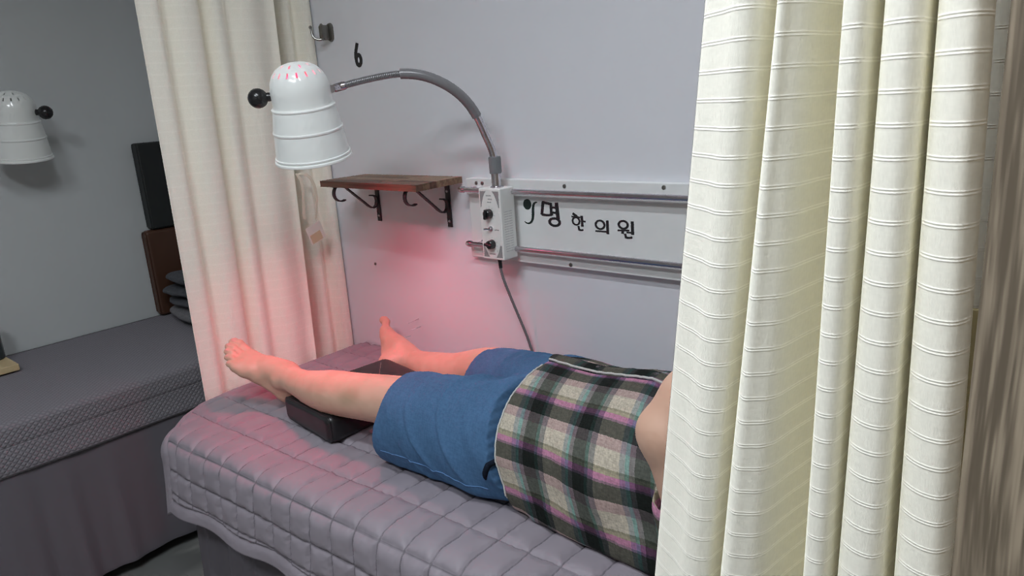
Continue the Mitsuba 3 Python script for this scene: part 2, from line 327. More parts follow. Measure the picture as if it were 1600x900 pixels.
# number on the wall, wall anchor
def stroke(pts, w, n=24):
    p = spline(pts, n) if len(pts) > 2 else np.asarray(pts, float)
    return sg.LineString(p).buffer(w / 2, cap_style='flat')
six = sg.Point(0, 0.0185).buffer(0.0155, 32)
six = shapely.affinity.scale(six, 0.95, 1.2, origin=(0, 0.0185))
inner = shapely.affinity.scale(sg.Point(0, 0.0185).buffer(0.0078, 32), 0.72, 1.15, origin=(0, 0.0185))
six = six.buffer(.0009).difference(inner).buffer(.0007).union(stroke([(-0.0115, 0.022), (-0.0105, 0.036), (-0.004, 0.053), (0.0015, 0.0655)], 0.0118))
add('wall_number', prism(six, 0.0015, V(-1.7375, WY, 1.469), V(1, 0, 0), V(0, 0, 1)), 'mat_black_paint', False)
tag('wall_number', 'black numeral 6 stuck on the wall above the shelf', 'number sign')
add('wall_anchor', lathe([(0, 0), (.0042, 0), (.0042, .003), (.0015, .004), (0, .002)], V(-1.771, WY - .0, .875), V(0, -1, 0), 14), 'mat_brass_dark', 30)
tag('wall_anchor', 'tiny screw plug left in the wall under the wooden shelf', 'screw')

# ------------------------------------------------------------------ coat hook
def hook():
    c = V(-1.862, WY, 1.577); k = 'coat_hook'
    add(k + '__plate', to_tm(m3.Manifold.batch_hull([m3.Manifold.cylinder(.006, .014, .012, 20).rotate([90, 0, 0]).translate([c[0] + .008, WY, c[2] + dz]) for dz in (-.014, .012)])), 'mat_brass_dark')
    add(k + '__body', box(c[0] - .012, c[0] + .008, WY - .030, WY - .004, c[2] - .022, c[2] + .02, .005), 'mat_brass_dark')
    for i, s in enumerate((-1, 1)):
        pts = [c + V(0, -.018, -.014), c + V(s * .012, -.034, -.020), c + V(s * .022, -.042, -.012), c + V(s * .026, -.044, .006), c + V(s * .027, -.045, .016)]
        q = spline(pts, 24); m = tube(q, np.linspace(.0042, .0034, 24), 10)
        add(k + '__' + nm('prong', i), cat([m, trimesh.creation.icosphere(2, .0048).apply_translation(q[-1])]), 'mat_brass_dark')
    tag(k, 'small double-pronged metal coat hook high on the wall beside the curtain', 'hook')
hook()

# ------------------------------------------------------------------ wall panel with two chrome rails and the clinic's lettering
LSX, LSZ = 1.072, .943
def rail_panel():
    k = 'rail_panel'; x0, x1, z0, z1 = -1.325, -0.20, .944, 1.155
    yb = WY - .016
    add(k + '__board', box(x0, x1, yb, WY, z0, z1, .003), 'mat_board')
    for i, (za, zb) in enumerate(((1.112, 1.155), (.944, .978))):
        add(k + '__' + nm('edge_strip', i), box(x0, x1, yb - .006, yb + .001, za, zb, .002), 'mat_board')
    for i, (z, xa) in enumerate(((1.128, -1.312), (.984, -1.300))):
        add(k + '__' + nm('rail', i), rod(V(xa, WY - .042, z), V(x1 + .02, WY - .042, z), .0062, 20), 'mat_chrome', 30)
        add(k + '__' + nm('rail_end', i), lathe([(0, -.012), (.006, -.011), (.0085, -.004), (.0085, .004), (.0062, .008), (.0062, .02), (0, .02)], V(xa - .008, WY - .042, z), V(1, 0, 0), 20), 'mat_chrome', 40)
        for j, x in enumerate((xa + .022, x1 - .06)):
            add(k + '__' + nm('rail_post', 2 * i + j), cat([rod(V(x, yb, z), V(x, WY - .040, z), .0065, 14), lathe([(0, 0), (.012, 0), (.010, .005), (0, .005)], V(x, yb, z), V(0, -1, 0), 18)]), 'mat_chrome', 30)
    sc = [(-1.287, 1.143), (-1.266, 1.143), (-1.003, 1.142), (-.995, .952), (-.742, 1.146)]
    for i, (x, z) in enumerate(sc):
        add(k + '__' + nm('screw', i), lathe([(0, 0), (.0052, 0), (.0046, .0022), (.0015, .003), (.0012, .0014), (0, .0014)], V(x, yb - .0055, z), V(0, -1, 0), 16), 'mat_brass_dark', 40)
    o = V(0, yb + .0002, 0); ux, uz = V(1, 0, 0), V(0, 0, 1)
    # strokes are given in millimetres: x from the left end of the lettering, z from its base line
    S = lambda pts, w: stroke([(x * .001, z * .001) for x, z in pts], w * .001)
    ring = lambda x, z, a, b, w: shapely.affinity.translate(shapely.affinity.scale(sg.Point(0, 0).buffer(1, 32), a * .001, b * .001).difference(shapely.affinity.scale(sg.Point(0, 0).buffer(1, 32), (a - w) * .001, (b - w * .8) * .001)), x * .001, z * .001)
    uni = lambda *a: shapely.union_all(list(a))
    dot = shapely.affinity.translate(shapely.affinity.scale(sg.Point(0, 0).buffer(1, 40), .0112, .0135), .0105, .1085)
    q = spline([(40, 115), (32.5, 113), (28, 104), (26.5, 92), (25.5, 78), (21, 64), (13, 58), (5, 58.5), (0.5, 62)], 60) * .001
    wd = np.interp(np.linspace(0, 1, 60), [0, .12, .35, .55, .75, 1], [.0012, .0045, .0062, .006, .0042, .001])
    tn = np.gradient(q, axis=0); tn /= np.linalg.norm(tn, axis=1, keepdims=True); nn = np.stack([-tn[:, 1], tn[:, 0]], 1)
    ess = sg.Polygon(np.vstack([q + nn * wd[:, None] / 2, (q - nn * wd[:, None] / 2)[::-1]])).buffer(0)
    myeong = uni(S([(57, 116), (52, 84)], 6.5), S([(52, 84), (60, 83.2), (78, 84.5), (83, 86.5)], 5), S([(54, 116.5), (79, 112.5)], 5.5), S([(79, 115), (79.5, 84)], 6),
                 S([(79, 104), (96, 103.5)], 4.2), S([(79, 91), (96, 90)], 4.2), S([(95, 116.5), (98, 75)], 8.5), ring(87.5, 66, 17.5, 12.2, 6.4))
    han = uni(S([(139, 91.5), (150, 84.5)], 5), S([(136, 83.5), (158, 82.5)], 3), ring(147, 72.5, 11, 10.8, 3.6), S([(162.5, 86.5), (163.5, 60)], 5.4), S([(163, 73.5), (172, 72.8)], 2.8),
              S([(153, 60), (154.5, 51.5)], 4), S([(153, 51.5), (158, 50.4), (165, 51.2)], 3.6))
    ui = uni(ring(210, 67.5, 13.2, 12.2, 4.2), S([(198, 51.2), (226, 51.2)], 3), S([(228.5, 79), (229.2, 46)], 5.4))
    won = uni(ring(268, 71.5, 13.2, 11, 4.4), S([(254.5, 57), (282, 58.5)], 3), S([(266.5, 57.5), (266, 50)], 5), S([(276, 53.5), (286, 53.5)], 2.6), S([(290, 80.5), (290.5, 49.5)], 6),
              S([(272, 49.5), (274, 42)], 4.4), S([(272.5, 42), (279, 40.6), (289, 42.6)], 4))
    org = V(-1.1355, yb - .0010, .991)
    for i, (n, g, mt) in enumerate((('logo_dot', dot, 'mat_green_paint'), ('logo_curve', ess, 'mat_green_paint'), ('letter', myeong, 'mat_black_paint'), ('letter_001', han, 'mat_black_paint'), ('letter_002', ui, 'mat_black_paint'), ('letter_003', won, 'mat_black_paint'))):
        g = shapely.affinity.scale(g.buffer(.0005), LSX, LSZ, origin=(0, 0))
        add(k + '__' + n, prism(g, .0012, org + V(0, .0012, 0), ux, uz), mt, False)
    tag(k, 'white wall panel with two chrome rails and black Korean lettering', 'wall panel')
    tag(k + '__logo_dot', 'dark green dot of the logo'); tag(k + '__logo_curve', 'dark green curved stroke of the logo'); tag(k + '__rail', 'upper chrome rail'); tag(k + '__rail_001', 'lower chrome rail')
rail_panel()

# ------------------------------------------------------------------ wooden shelf
def shelf():
    k = 'wall_shelf'; zt, th = 1.157, .017
    bl, br_, fl, fr = V(-1.771, WY), V(-1.359, WY), V(-1.794, 1.232), V(-1.331, 1.188)
    fl, fr = V(-1.771, 1.222), V(-1.345, 1.206)
    n = 7; rng = np.random.default_rng(4)
    for i in range(n):
        a, b = i / n + .0018, (i + 1) / n - .0018
        xcut = sorted(rng.uniform(.3, .7, 1)); xs = [0, *xcut, 1]
        for j in range(len(xs) - 1):
            c = [(bl + (fl - bl) * t) * (1 - s) + (br_ + (fr - br_) * t) * s for s, t in ((xs[j], a), (xs[j + 1], a), (xs[j + 1], b), (xs[j], b))]
            dz = rng.uniform(-.0004, .0004)
            m = trimesh.convex.convex_hull(np.array([[*q, z] for q in c for z in (zt - th + dz, zt + dz)]))
            mt = (0 if i == n - 1 else int(rng.integers(0, 3)))
            add(k + '__' + nm('plank', i * (len(xs) - 1) + j), m, f'mat_walnut_{mt}', False)
    for i, x in enumerate((-1.722, -1.418)):
        b = k + '__' + nm('bracket', i); zt2 = zt - th; y1 = WY
        add(b, cat([box(x - .009, x + .009, y1 - .004, y1, zt2 - .125, zt2, .0015), box(x - .009, x + .009, y1 - .155, y1, zt2 - .004, zt2, .0015)]), 'mat_black_paint')
        # brace: a flat bar from near the front, down to the wall, ending in a small scroll; a free scroll at the front
        brace = [V(x, y1 - .118, zt2 - .005), V(x, y1 - .095, zt2 - .025), V(x, y1 - .072, zt2 - .045), V(x, y1 - .050, zt2 - .064), V(x, y1 - .034, zt2 - .077), V(x, y1 - .022, zt2 - .081), V(x, y1 - .012, zt2 - .076), V(x, y1 - .008, zt2 - .064), V(x, y1 - .010, zt2 - .050), V(x, y1 - .020, zt2 - .044), V(x, y1 - .030, zt2 - .043)]
        add(b + '__brace', strip(spline(brace, 40), V(1, 0, 0), .012, .0035), 'mat_black_paint', 40)
        sc = [V(x, y1 - .150, zt2 - .004), V(x, y1 - .158, zt2 - .020), V(x, y1 - .153, zt2 - .036), V(x, y1 - .138, zt2 - .044), V(x, y1 - .122, zt2 - .042)]
        add(b + '__scroll', strip(spline(sc, 30), V(1, 0, 0), .012, .0035), 'mat_black_paint', 40)
        for j, z in enumerate((zt2 - .025, zt2 - .108)):
            add(b + '__' + nm('screw', j), lathe([(0, 0), (.004, 0), (.003, .002), (0, .0025)], V(x, y1 - .004, z), V(0, -1, 0), 12), 'mat_steel', 40)
    tag(k, 'small walnut plank shelf on two black scroll brackets under the numeral', 'shelf')
    tag(k + '__bracket', 'black iron scroll bracket'); tag(k + '__bracket_001', 'black iron scroll bracket')
shelf()

# ------------------------------------------------------------------ heat lamps
def lamp_head(k, rim, axis, side, s, lit, knob_sign=1):
    """rim: centre of the opening; axis: from opening to dome; side: direction of the arm joint; s: scale."""
    axis = axis / np.linalg.norm(axis); side = side - (side @ axis) * axis; side /= np.linalg.norm(side)
    out = [(.0845, .000), (.0872, .0012), (.0876, .0038), (.0868, .0062), (.0835, .0074), (.0835, .0094), (.0852, .0106), (.0852, .0132), (.0828, .0146), (.0800, .040), (.0768, .066), (.0785, .0685), (.0785, .0715), (.0765, .0735),
           (.0728, .095), (.0690, .117), (.0705, .119), (.0705, .1215), (.0672, .124), (.0655, .128), (.0655, .150), (.0648, .162), (.0615, .178), (.0550, .192), (.0450, .2035), (.0310, .2115), (.0150, .2155), (0.0, .2165)]
    th = .0022
    inn = [(0.0, .2165 - th)] + [(max(r - th, .001), z - th * (1 if z > .16 else 0)) for r, z in out[::-1] if r > .012 and z > .020] + [(.0815, .012), (.0822, .000)]
    prof = (np.array(out + inn)) * s
    shell = lathe(prof, rim, axis, 72)
    M = m3.Manifold(m3.Mesh(np.asarray(shell.vertices, np.float32), np.asarray(shell.faces, np.uint32)))
    u, v = side, np.cross(axis, side); cuts = []
    for row, (r, z, nn, ph) in enumerate(((.0515, .1955, 16, 0.0), (.031, .2105, 9, .13))):
        for i in range(nn):
            a = 2 * np.pi * i / nn + ph; d = math.cos(a) * u + math.sin(a) * v
            tz = math.atan2(.3, 1) + row * .25
            rad = d * math.cos(.62 - .22 * row) - axis * math.sin(.62 - .22 * row); tg = np.cross(axis, d); nr = np.cross(rad, tg)
            b = m3.Manifold.cube([.0120 * s, .0038 * s, .034 * s], True)
            A = np.column_stack([rad, tg, nr, rim + s * (r * d + z * axis)])
            if np.linalg.det(A[:, :3]) < 0: A[:, 2] *= -1
            cuts.append(b.transform(A))
    if not M.is_empty():
        M2 = M - m3.Manifold.batch_boolean(cuts, m3.OpType.Add)
        if not M2.is_empty(): shell = to_tm(M2)
    add(k + '__shade', shell, 'mat_white_enamel', 28)
    capc = rim + axis * .150 * s
    kp = capc - side * .0655 * s
    kd = -side
    add(k + '__knob', lathe(np.array([(0, -.004), (.0095, -.004), (.0095, .007)] + [(.0215 * math.sin(a), .0265 - .0215 * math.cos(a)) for a in np.linspace(.5, math.pi, 16)]) * s, kp, kd, 32), 'mat_black_plastic', 40)
    bc = rim + axis * .118 * s
    bulb = lathe(np.array([(0, -.029), (.018, -.028), (.032, -.0255), (.040, -.022), (.0430, -.018), (.0425, -.014), (0, -.014)]) * s, bc, axis, 40)
    neck = lathe(np.array([(0, -.0138), (.0424, -.0138), (.039, -.004), (.029, .016), (.019, .032), (.0165, .045), (0, .045)]) * s, bc, axis, 40)
    if lit: scene[k + '__bulb'] = mikit.ply(bulb, 'mat_bulb', 40, emitter={'type': 'area', 'radiance': rgb(BULB_RADIANCE)}); scene[k + '__bulb__neck'] = mikit.ply(neck, 'mat_bulb', 40, emitter={'type': 'area', 'radiance': rgb(NECK_RADIANCE)})
    else: add(k + '__bulb', bulb, 'mat_bulb', 40); add(k + '__bulb__neck', neck, 'mat_bulb', 40)
    add(k + '__socket', lathe(np.array([(0, .0455), (.021, .0455), (.021, .082), (0, .082)]) * s, bc, axis, 24), 'mat_white_plastic', 40)
    tag(k + '__knob', 'glossy black ball handle'); tag(k + '__bulb', 'glowing red infrared bulb' if lit else 'unlit red bulb')
    return capc + side * .066 * s, capc

k = 'heat_lamp'
RIM, AX = V(-1.431, .981, 1.246), V(.119, -.162, .98)
joint, _ = lamp_head(k, RIM, AX, V(.57, .82, 0), 1.0, True)
def control_box():
    b = k + '__control_box'; x0, x1, y0, y1, z0, z1 = -1.219, -1.148, 1.2975, 1.351, .962, 1.1405
    add(b, box(x0, x1, y0, y1, z0, z1, .003), 'mat_white_plastic')
    w, h = x1 - x0, z1 - z0; ux, uz = V(1, 0, 0), V(0, 0, 1); o = V(x0, y0 + .0005, z0)
    rect = lambda a, c, d, e: sg.box(a * w, c * h, d * w, e * h)
    oval = shapely.affinity.scale(sg.Point(w / 2, h / 2).buffer(1, 48), w * .445, h * .487, origin=(w / 2, h / 2))
    for i, g in enumerate(g for r in (rect(.07, .74, .93, .965), rect(.07, .035, .93, .21)) for g in getattr(r.difference(oval.buffer(.0004)), 'geoms', [r])):
        add(b + '__' + nm('grey_print', i), prism(g, .0010, o, ux, uz), 'mat_grey_print', False)
    add(b + '__face_plate', prism(oval, .0014, o, ux, uz), 'mat_white_plastic', False)
    marks = []
    for cx, cz in ((.47, .655), (.50, .225)):
        for a in np.linspace(-140, 140, 9):
            d = V(math.sin(math.radians(a)), math.cos(math.radians(a))); c = V(cx * w, cz * h)
            marks.append(sg.LineString([c + d * .0148, c + d * .0172]).buffer(.00045))
    for x, z, l in ((.36, .895, .30), (.44, .845, .22), (.40, .805, .24), (.66, .42, .2), (.70, .12, .0), (.34, .075, .34)):
        n = max(int(l / .05), 1)
        marks += [sg.box((x + .05 * i) * w, z * h, (x + .05 * i + .033) * w, (z + .018) * h) for i in range(n)]
    tag(b + '__fine_print', kind='stuff'); tag(b + '__side_print', kind='stuff')
    add(b + '__fine_print', prism(shapely.union_all(marks), .0003, o + V(0, -.0014, 0), ux, uz), 'mat_grey_print', False)
    # rubbed maker's plate on the side: rows of small print
    rows = [sg.box(y, z, y + d, z + .0022) for z in np.arange(.02, .12, .0062) for y, d in ((.010, .016), (.028, .013))]
    add(b + '__side_print', prism(shapely.union_all(rows), .0003, V(x1 - .0002, y0, z0), V(0, 1, 0), V(0, 0, 1)), 'mat_light_print', False)
    for i, (cx, cz, rot) in enumerate(((.47, .655, 10), (.50, .225, 38))):
        c = V(x0 + cx * w, y0 - .0005, z0 + cz * h); q = b + '__' + nm('dial', i)
        base = lathe([(0, 0), (.0118, 0), (.0118, .004), (.0105, .014), (.009, .0155), (0, .0155)], c, V(0, -1, 0), 24)
        grip = box(-.0035, .0035, -.0205, -.004, -.0125, .0125, .002); grip.apply_transform(trimesh.transformations.rotation_matrix(math.radians(rot + 60 * i), [0, 1, 0])); grip.apply_translation(c)
        add(q, cat([base, grip]), 'mat_black_plastic', 35)
    c = V(x0 + .50 * w, y0 - .0005, z0 + .445 * h)
    add(b + '__switch', cat([lathe([(0, 0), (.0062, 0), (.0062, .003), (.004, .0035), (.004, .008), (0, .008)], c, V(0, -1, 0), 18), tube(np.linspace(c + V(0, -.006, 0), c + V(-.010, -.017, .001), 6), np.linspace(.0017, .0026, 6), 10)]), 'mat_chrome', 35)
    tag(b, 'white control box with two black dials')
    for i, z in enumerate((1.128, .984)):   # clamps behind the box that grip the rails
        add(k + '__' + nm('rail_clamp', i), box(x0 + .012, x1 - .012, y1 - .002, 1.3375, z - .012, z + .012, .003), 'mat_white_plastic')
control_box()
A0 = [V(-1.18, 1.325, 1.139), V(-1.181, 1.325, 1.189), V(-1.182, 1.322, 1.220), V(-1.184, 1.317, 1.240), V(-1.187, 1.305, 1.268), V(-1.1885, 1.285, 1.308), V(-1.195, 1.25, 1.356), V(-1.222, 1.205, 1.397), V(-1.255, 1.17, 1.416), V(-1.286, 1.14, 1.421),
      V(-1.324, 1.105, 1.417), V(-1.359, 1.08, 1.411), V(-1.391, 1.058, 1.404), joint]
arm = spline(A0, 400); sarc = np.r_[0, np.cumsum(np.linalg.norm(np.diff(arm, axis=0), axis=1))]
def seg(a, b, n=60):
    t = np.linspace(a, b, n); return np.stack([np.interp(t, sarc, arm[:, i]) for i in range(3)], 1)
at = lambda x: sarc[np.argmin(np.abs(arm[:, 0] - x) + 10 * (arm[:, 2] < 1.3))]
Ltot = sarc[-1]; s_el = sarc[np.argmin(np.abs(arm[:, 2] - 1.315))]; s_sl = at(-1.286)
add(k + '__arm_base', cat([tube(seg(0, .040, 4), .0115, 24), lathe([(0, 0), (.0165, 0), (.0165, .003), (.0125, .005), (0, .005)], V(-1.18, 1.325, 1.1395), V(0, 0, 1), 24)]), 'mat_chrome')
add(k + '__collar', lathe([(0, .036), (.0142, .036), (.0152, .039), (.0152, .074), (.0142, .077), (0, .077)], V(-1.18, 1.325, 1.139), V(0, -.02, 1), 28), 'mat_grey_rubber', 40)
add(k + '__arm_tube', tube(seg(.07, s_el + .01), .0092, 20), 'mat_chrome', 40)
add(k + '__arm_sleeve', tube(seg(s_el, s_sl, 90), .0118, 20), 'mat_sleeve', 40)
t = np.linspace(s_sl - .01, Ltot - .052, 320); fl = seg(t[0], t[-1], 320)
add(k + '__flexible_neck', tube(fl, .0060 + .0020 * np.abs(np.sin(np.arange(320) * np.pi / 9)) ** .5, 16), 'mat_flex', 60)
t = np.linspace(Ltot - .062, Ltot, 24); add(k + '__ferrule', tube(seg(t[0], t[-1], 24), np.interp(np.linspace(0, 1, 24), [0, .06, .1, .45, .62, .85, .88, 1], [.0085, .0092, .0096, .0092, .0055, .0055, .0092, .0092]), 20), 'mat_chrome', 40)
cord = spline([V(-1.186, 1.322, .965), V(-1.184, 1.322, .93), V(-1.175, 1.335, .87), V(-1.160, 1.352, .80), V(-1.145, 1.366, .735), V(-1.130, 1.374, .675), V(-1.10, 1.377, .63), V(-1.04, 1.377, .613)], 60)
add(k + '__cord', tube(cord, .0036, 10), 'mat_cord', 60)
add(k + '__cord_guard', tube(seg(0, .001, 2) * 0 + np.linspace(V(-1.186, 1.322, .968), V(-1.184, 1.322, .935), 2), np.array([.006, .0045]), 12), 'mat_black_plastic', 40)
tag(k, 'white infrared heat lamp glowing red, on a bent metal arm over the legs', 'heat lamp')
tag(k + '__shade', 'white enamel bell shade with vent slots'); tag(k + '__arm_sleeve', 'clear grey plastic sleeve on the arm'); tag(k + '__collar', 'ribbed grey collar')
k2 = 'heat_lamp_001'
j2, c2 = lamp_head(k2, V(-2.800, .790, 1.263), V(.15, -.02, .98), V(-.62, -.80, 0), 1.02, False)
arm2 = spline([j2, j2 + V(-.010, -.055, .012), j2 + V(-.015, -.13, .03), j2 + V(-.015, -.23, .01), j2 + V(-.015, -.31, -.07), j2 + V(-.015, -.34, -.16)], 200)
add(k2 + '__flexible_neck', tube(arm2, .0066 + .0012 * np.abs(np.sin(np.arange(200) * np.pi / 9)) ** .5, 14), 'mat_flex', 60)
e = arm2[-1]; add(k2 + '__control_box', box(WX, e[0] + .03, e[1] - .035, e[1] + .035, e[2] - .18, e[2], .003), 'mat_white_plastic')
tag(k2, 'unlit white heat lamp with black ball handle by the left wall', 'heat lamp')

# ------------------------------------------------------------------ curtains
def curtain(key, bot_path, top_path, z0, z1, mat, th=.0012, nz=70, n=420, wob=.004, seed=0, hem=None, label=None):
    """a hanging cloth: plan curves (x, y) at the bottom and the top, joined by straight drops with slight wobble. uv in metres."""
    def resample(p):
        p = np.asarray(p, float); q = spline(np.c_[p, np.zeros(len(p))], 1400)[:, :2]; s = np.r_[0, np.cumsum(np.linalg.norm(np.diff(q, axis=0), axis=1))]
        t = np.linspace(0, s[-1], n); return np.stack([np.interp(t, s, q[:, i]) for i in range(2)], 1), s[-1]
    b, L = resample(bot_path); t_, L2 = resample(top_path)
    w = np.linspace(0, 1, nz)[None, :, None]
    xy = b[:, None] * (1 - w) + t_[:, None] * w
    z = z0 + (z1 - z0) * w[..., 0] * np.ones((n, 1))
    Pn = np.concatenate([xy, z[..., None]], -1)
    nn = meshkit.noise(np.stack([np.arange(n)[:, None] / n * L * 16 + 0 * z, z * 2.2, 0 * z + seed], -1), seed) - .5
    d = np.gradient(b, axis=0); d /= np.linalg.norm(d, axis=1, keepdims=True); N = np.stack([-d[:, 1], d[:, 0]], 1)
    Pn[..., :2] += (wob * 2 * nn)[..., None] * N[:, None]
    uv = np.stack([np.linspace(0, max(L, L2), n)[:, None] + 0 * z, z], -1)
    mesh, uv = sheet(Pn, th, uv)
    add(key, mesh, mat, True, uv=uv)
    return Pn
def folds(p0, p1, n_fold, amp, sharp=.25, jit=.2, seed=0):
    """zigzag plan curve between two points with n_fold rounded pleats."""
    rng = np.random.default_rng(seed); p0, p1 = np.asarray(p0, float), np.asarray(p1, float); d = p1 - p0; N = V(-d[1], d[0]) / np.linalg.norm(d)
    m = 2 * n_fold + 1; t = np.linspace(0, 1, m); t[1:-1] += rng.uniform(-jit, jit, m - 2) / m
    sg_ = np.where(np.arange(m) % 2 == 0, -1, 1) * (1 + rng.uniform(-jit, jit, m)); sg_[0] *= .4; sg_[-1] *= .4
    return p0 + t[:, None] * d + (amp * sg_)[:, None] * N
# foreground curtain: pleats as seen, left to right (x, depth offset); the deep pockets are the shaded yellowish gaps
Yc, KC = .53, .53 / .60
def pleats(bands):
    """bands: (left x, right x) of each visible pleat front, left to right; between two fronts the cloth turns back into a pocket."""
    out = []
    for i, (a, b) in enumerate(bands):
        w = b - a; out += [(a + .03 * w, .034), (a + .20 * w, .024), (a + .55 * w, .010), (a + .85 * w, -.002), (b, .002)] if i == 0 else [(a + .03 * w, .003), (a + .20 * w, -.003), (a + .55 * w, -.006), (a + .85 * w, -.005), (b, .002)]
        if i + 1 < len(bands):
            g = bands[i + 1][0] - b
            dp = .085 if g < .02 else .125
            out += [(b + .10 * g, dp * .14), (b + .28 * g, dp * .42), (b + .50 * g, dp * .76), (b + .72 * g, dp), (b + .92 * g, dp * .82), (b + .99 * g, dp * .35)]
    return out + [(bands[-1][1] + .002, .022), (bands[-1][1] - .006, .035)]
CT = pleats([(-.3085, -.241), (-.227, -.206), (-.176, -.157), (-.150, -.122), (-.113, -.084)])
CB = pleats([(-.3615, -.283), (-.268, -.232), (-.189, -.166), (-.159, -.121), (-.112, -.072)])
def ext(B, Tp, zb, zt, z):   # plan curve at height z from the two seen ones
    w = (z - zb) / (zt - zb); return [(KC * (b[0] + (t[0] - b[0]) * w), Yc + b[1] + (t[1] - b[1]) * w) for b, t in zip(B, Tp)]
curtain('curtain', ext(CB, CT, .926, 1.403, .40), ext(CB, CT, .926, 1.403, 1.9), .40, 1.9, 'mat_curtain', n=520, wob=.0015, seed=3)
tag('curtain', "cream striped curtain bunched in the right foreground beside the person's elbow", 'curtain')
# foot-end curtains
XC = -1.935
TOPF = [(XC + .012, .868), (XC + .016, .895), (XC + .018, .925), (XC - .012, .944), (XC + .010, .975), (XC + .022, 1.005), (XC + .012, 1.04), (XC - .022, 1.058), (XC - .012, 1.068), (XC + .016, 1.085), (XC + .012, 1.105), (XC - .008, 1.122), (XC + .016, 1.16), (XC + .022, 1.20), (XC + .010, 1.235), (XC + .018, 1.268)]
BOTF = [(XC + .012, .845), (XC + .014, .865), (XC + .016, .895), (XC - .012, .915), (XC + .010, .945), (XC + .022, .975), (XC + .012, .995), (XC - .022, 1.010), (XC - .012, 1.022), (XC + .016, 1.045), (XC + .012, 1.065), (XC - .008, 1.085), (XC + .016, 1.12), (XC + .022, 1.16), (XC + .010, 1.19), (XC + .018, 1.215)]
curtain('curtain_001', BOTF, TOPF, .35, CH - .03, 'mat_curtain_far', seed=8, wob=.003)
tag('curtain_001', 'cream curtain panel with a hemmed edge hanging at the foot of the occupied bed', 'curtain')
TOPB = [(XC - .085, 1.14), (XC - .085, 1.20), (XC - .080, 1.25), (XC - .070, 1.285), (XC - .040, 1.305), (XC - .020, 1.325), (XC - .034, 1.338), (XC - .012, 1.352), (XC + .006, 1.366), (XC + .004, 1.382)]
BOTB = [(XC - .085, 1.10), (XC - .085, 1.16), (XC - .080, 1.21), (XC - .066, 1.255), (XC - .034, 1.285), (XC - .014, 1.310), (XC - .030, 1.330), (XC - .008, 1.346), (XC + .008, 1.364), (XC + .004, 1.382)]
curtain('curtain_002', BOTB, TOPB, .35, CH - .03, 'mat_curtain_far', seed=15, wob=.003, n=240)
tag('curtain_002', 'narrow cream curtain panel behind the lamp, against the back wall', 'curtain')
add('curtain_001__tie_ribbon', strip(spline([V(XC + .034, 1.232, 1.175), V(XC + .040, 1.240, 1.155), V(XC + .040, 1.244, 1.12), V(XC + .038, 1.240, 1.08), V(XC + .038, 1.238, 1.035)], 30), V(0, 1, 0), .010, .0012), 'mat_ribbon', 40)
add('curtain_001__tie_ribbon_001', strip(spline([V(XC + .034, 1.236, 1.172), V(XC + .042, 1.262, 1.168), V(XC + .042, 1.282, 1.14), V(XC + .040, 1.288, 1.09), V(XC + .040, 1.275, 1.03)], 30), V(0, .8, .6), .010, .0012), 'mat_ribbon', 40)
def lab(c, w, h, rot, th=.0012):
    u, v = V(-.12, math.cos(rot), math.sin(rot)), V(-.02, -math.sin(rot), math.cos(rot)); u /= np.linalg.norm(u)
    return prism(sg.box(-w / 2, -h / 2, w / 2, h / 2), th, c, u, v)
add('curtain_001__care_label', lab(V(XC + .042, 1.266, .988), .062, .056, .28), 'mat_label', False)
add('curtain_001__care_label__print', lab(V(XC + .0432, 1.266, .975), .044, .028, .28), 'mat_label_print', False)
tag('curtain_001__care_label', 'small white and tan cloth label')
curtain('curtain_003', [(-.150, .86), (-.128, .80), (-.105, .79), (-.082, .80), (-.066, .84)], [(-.150, .86), (-.128, .80), (-.105, .79), (-.082, .80), (-.066, .84)], .66, 1.9, 'mat_curtain_far', n=90, seed=5, wob=.002)
tag('curtain_003', 'shaded beige curtain strip between foreground curtain and wood partition', 'curtain')
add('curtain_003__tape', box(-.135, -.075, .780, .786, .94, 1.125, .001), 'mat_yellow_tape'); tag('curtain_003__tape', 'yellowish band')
add('curtain_003__tape__stain', lathe([(0, 0), (.004, 0), (.003, .002), (0, .002)], V(-.0865, .7805, 1.045), V(0, -1, 0), 12), 'mat_black_paint')

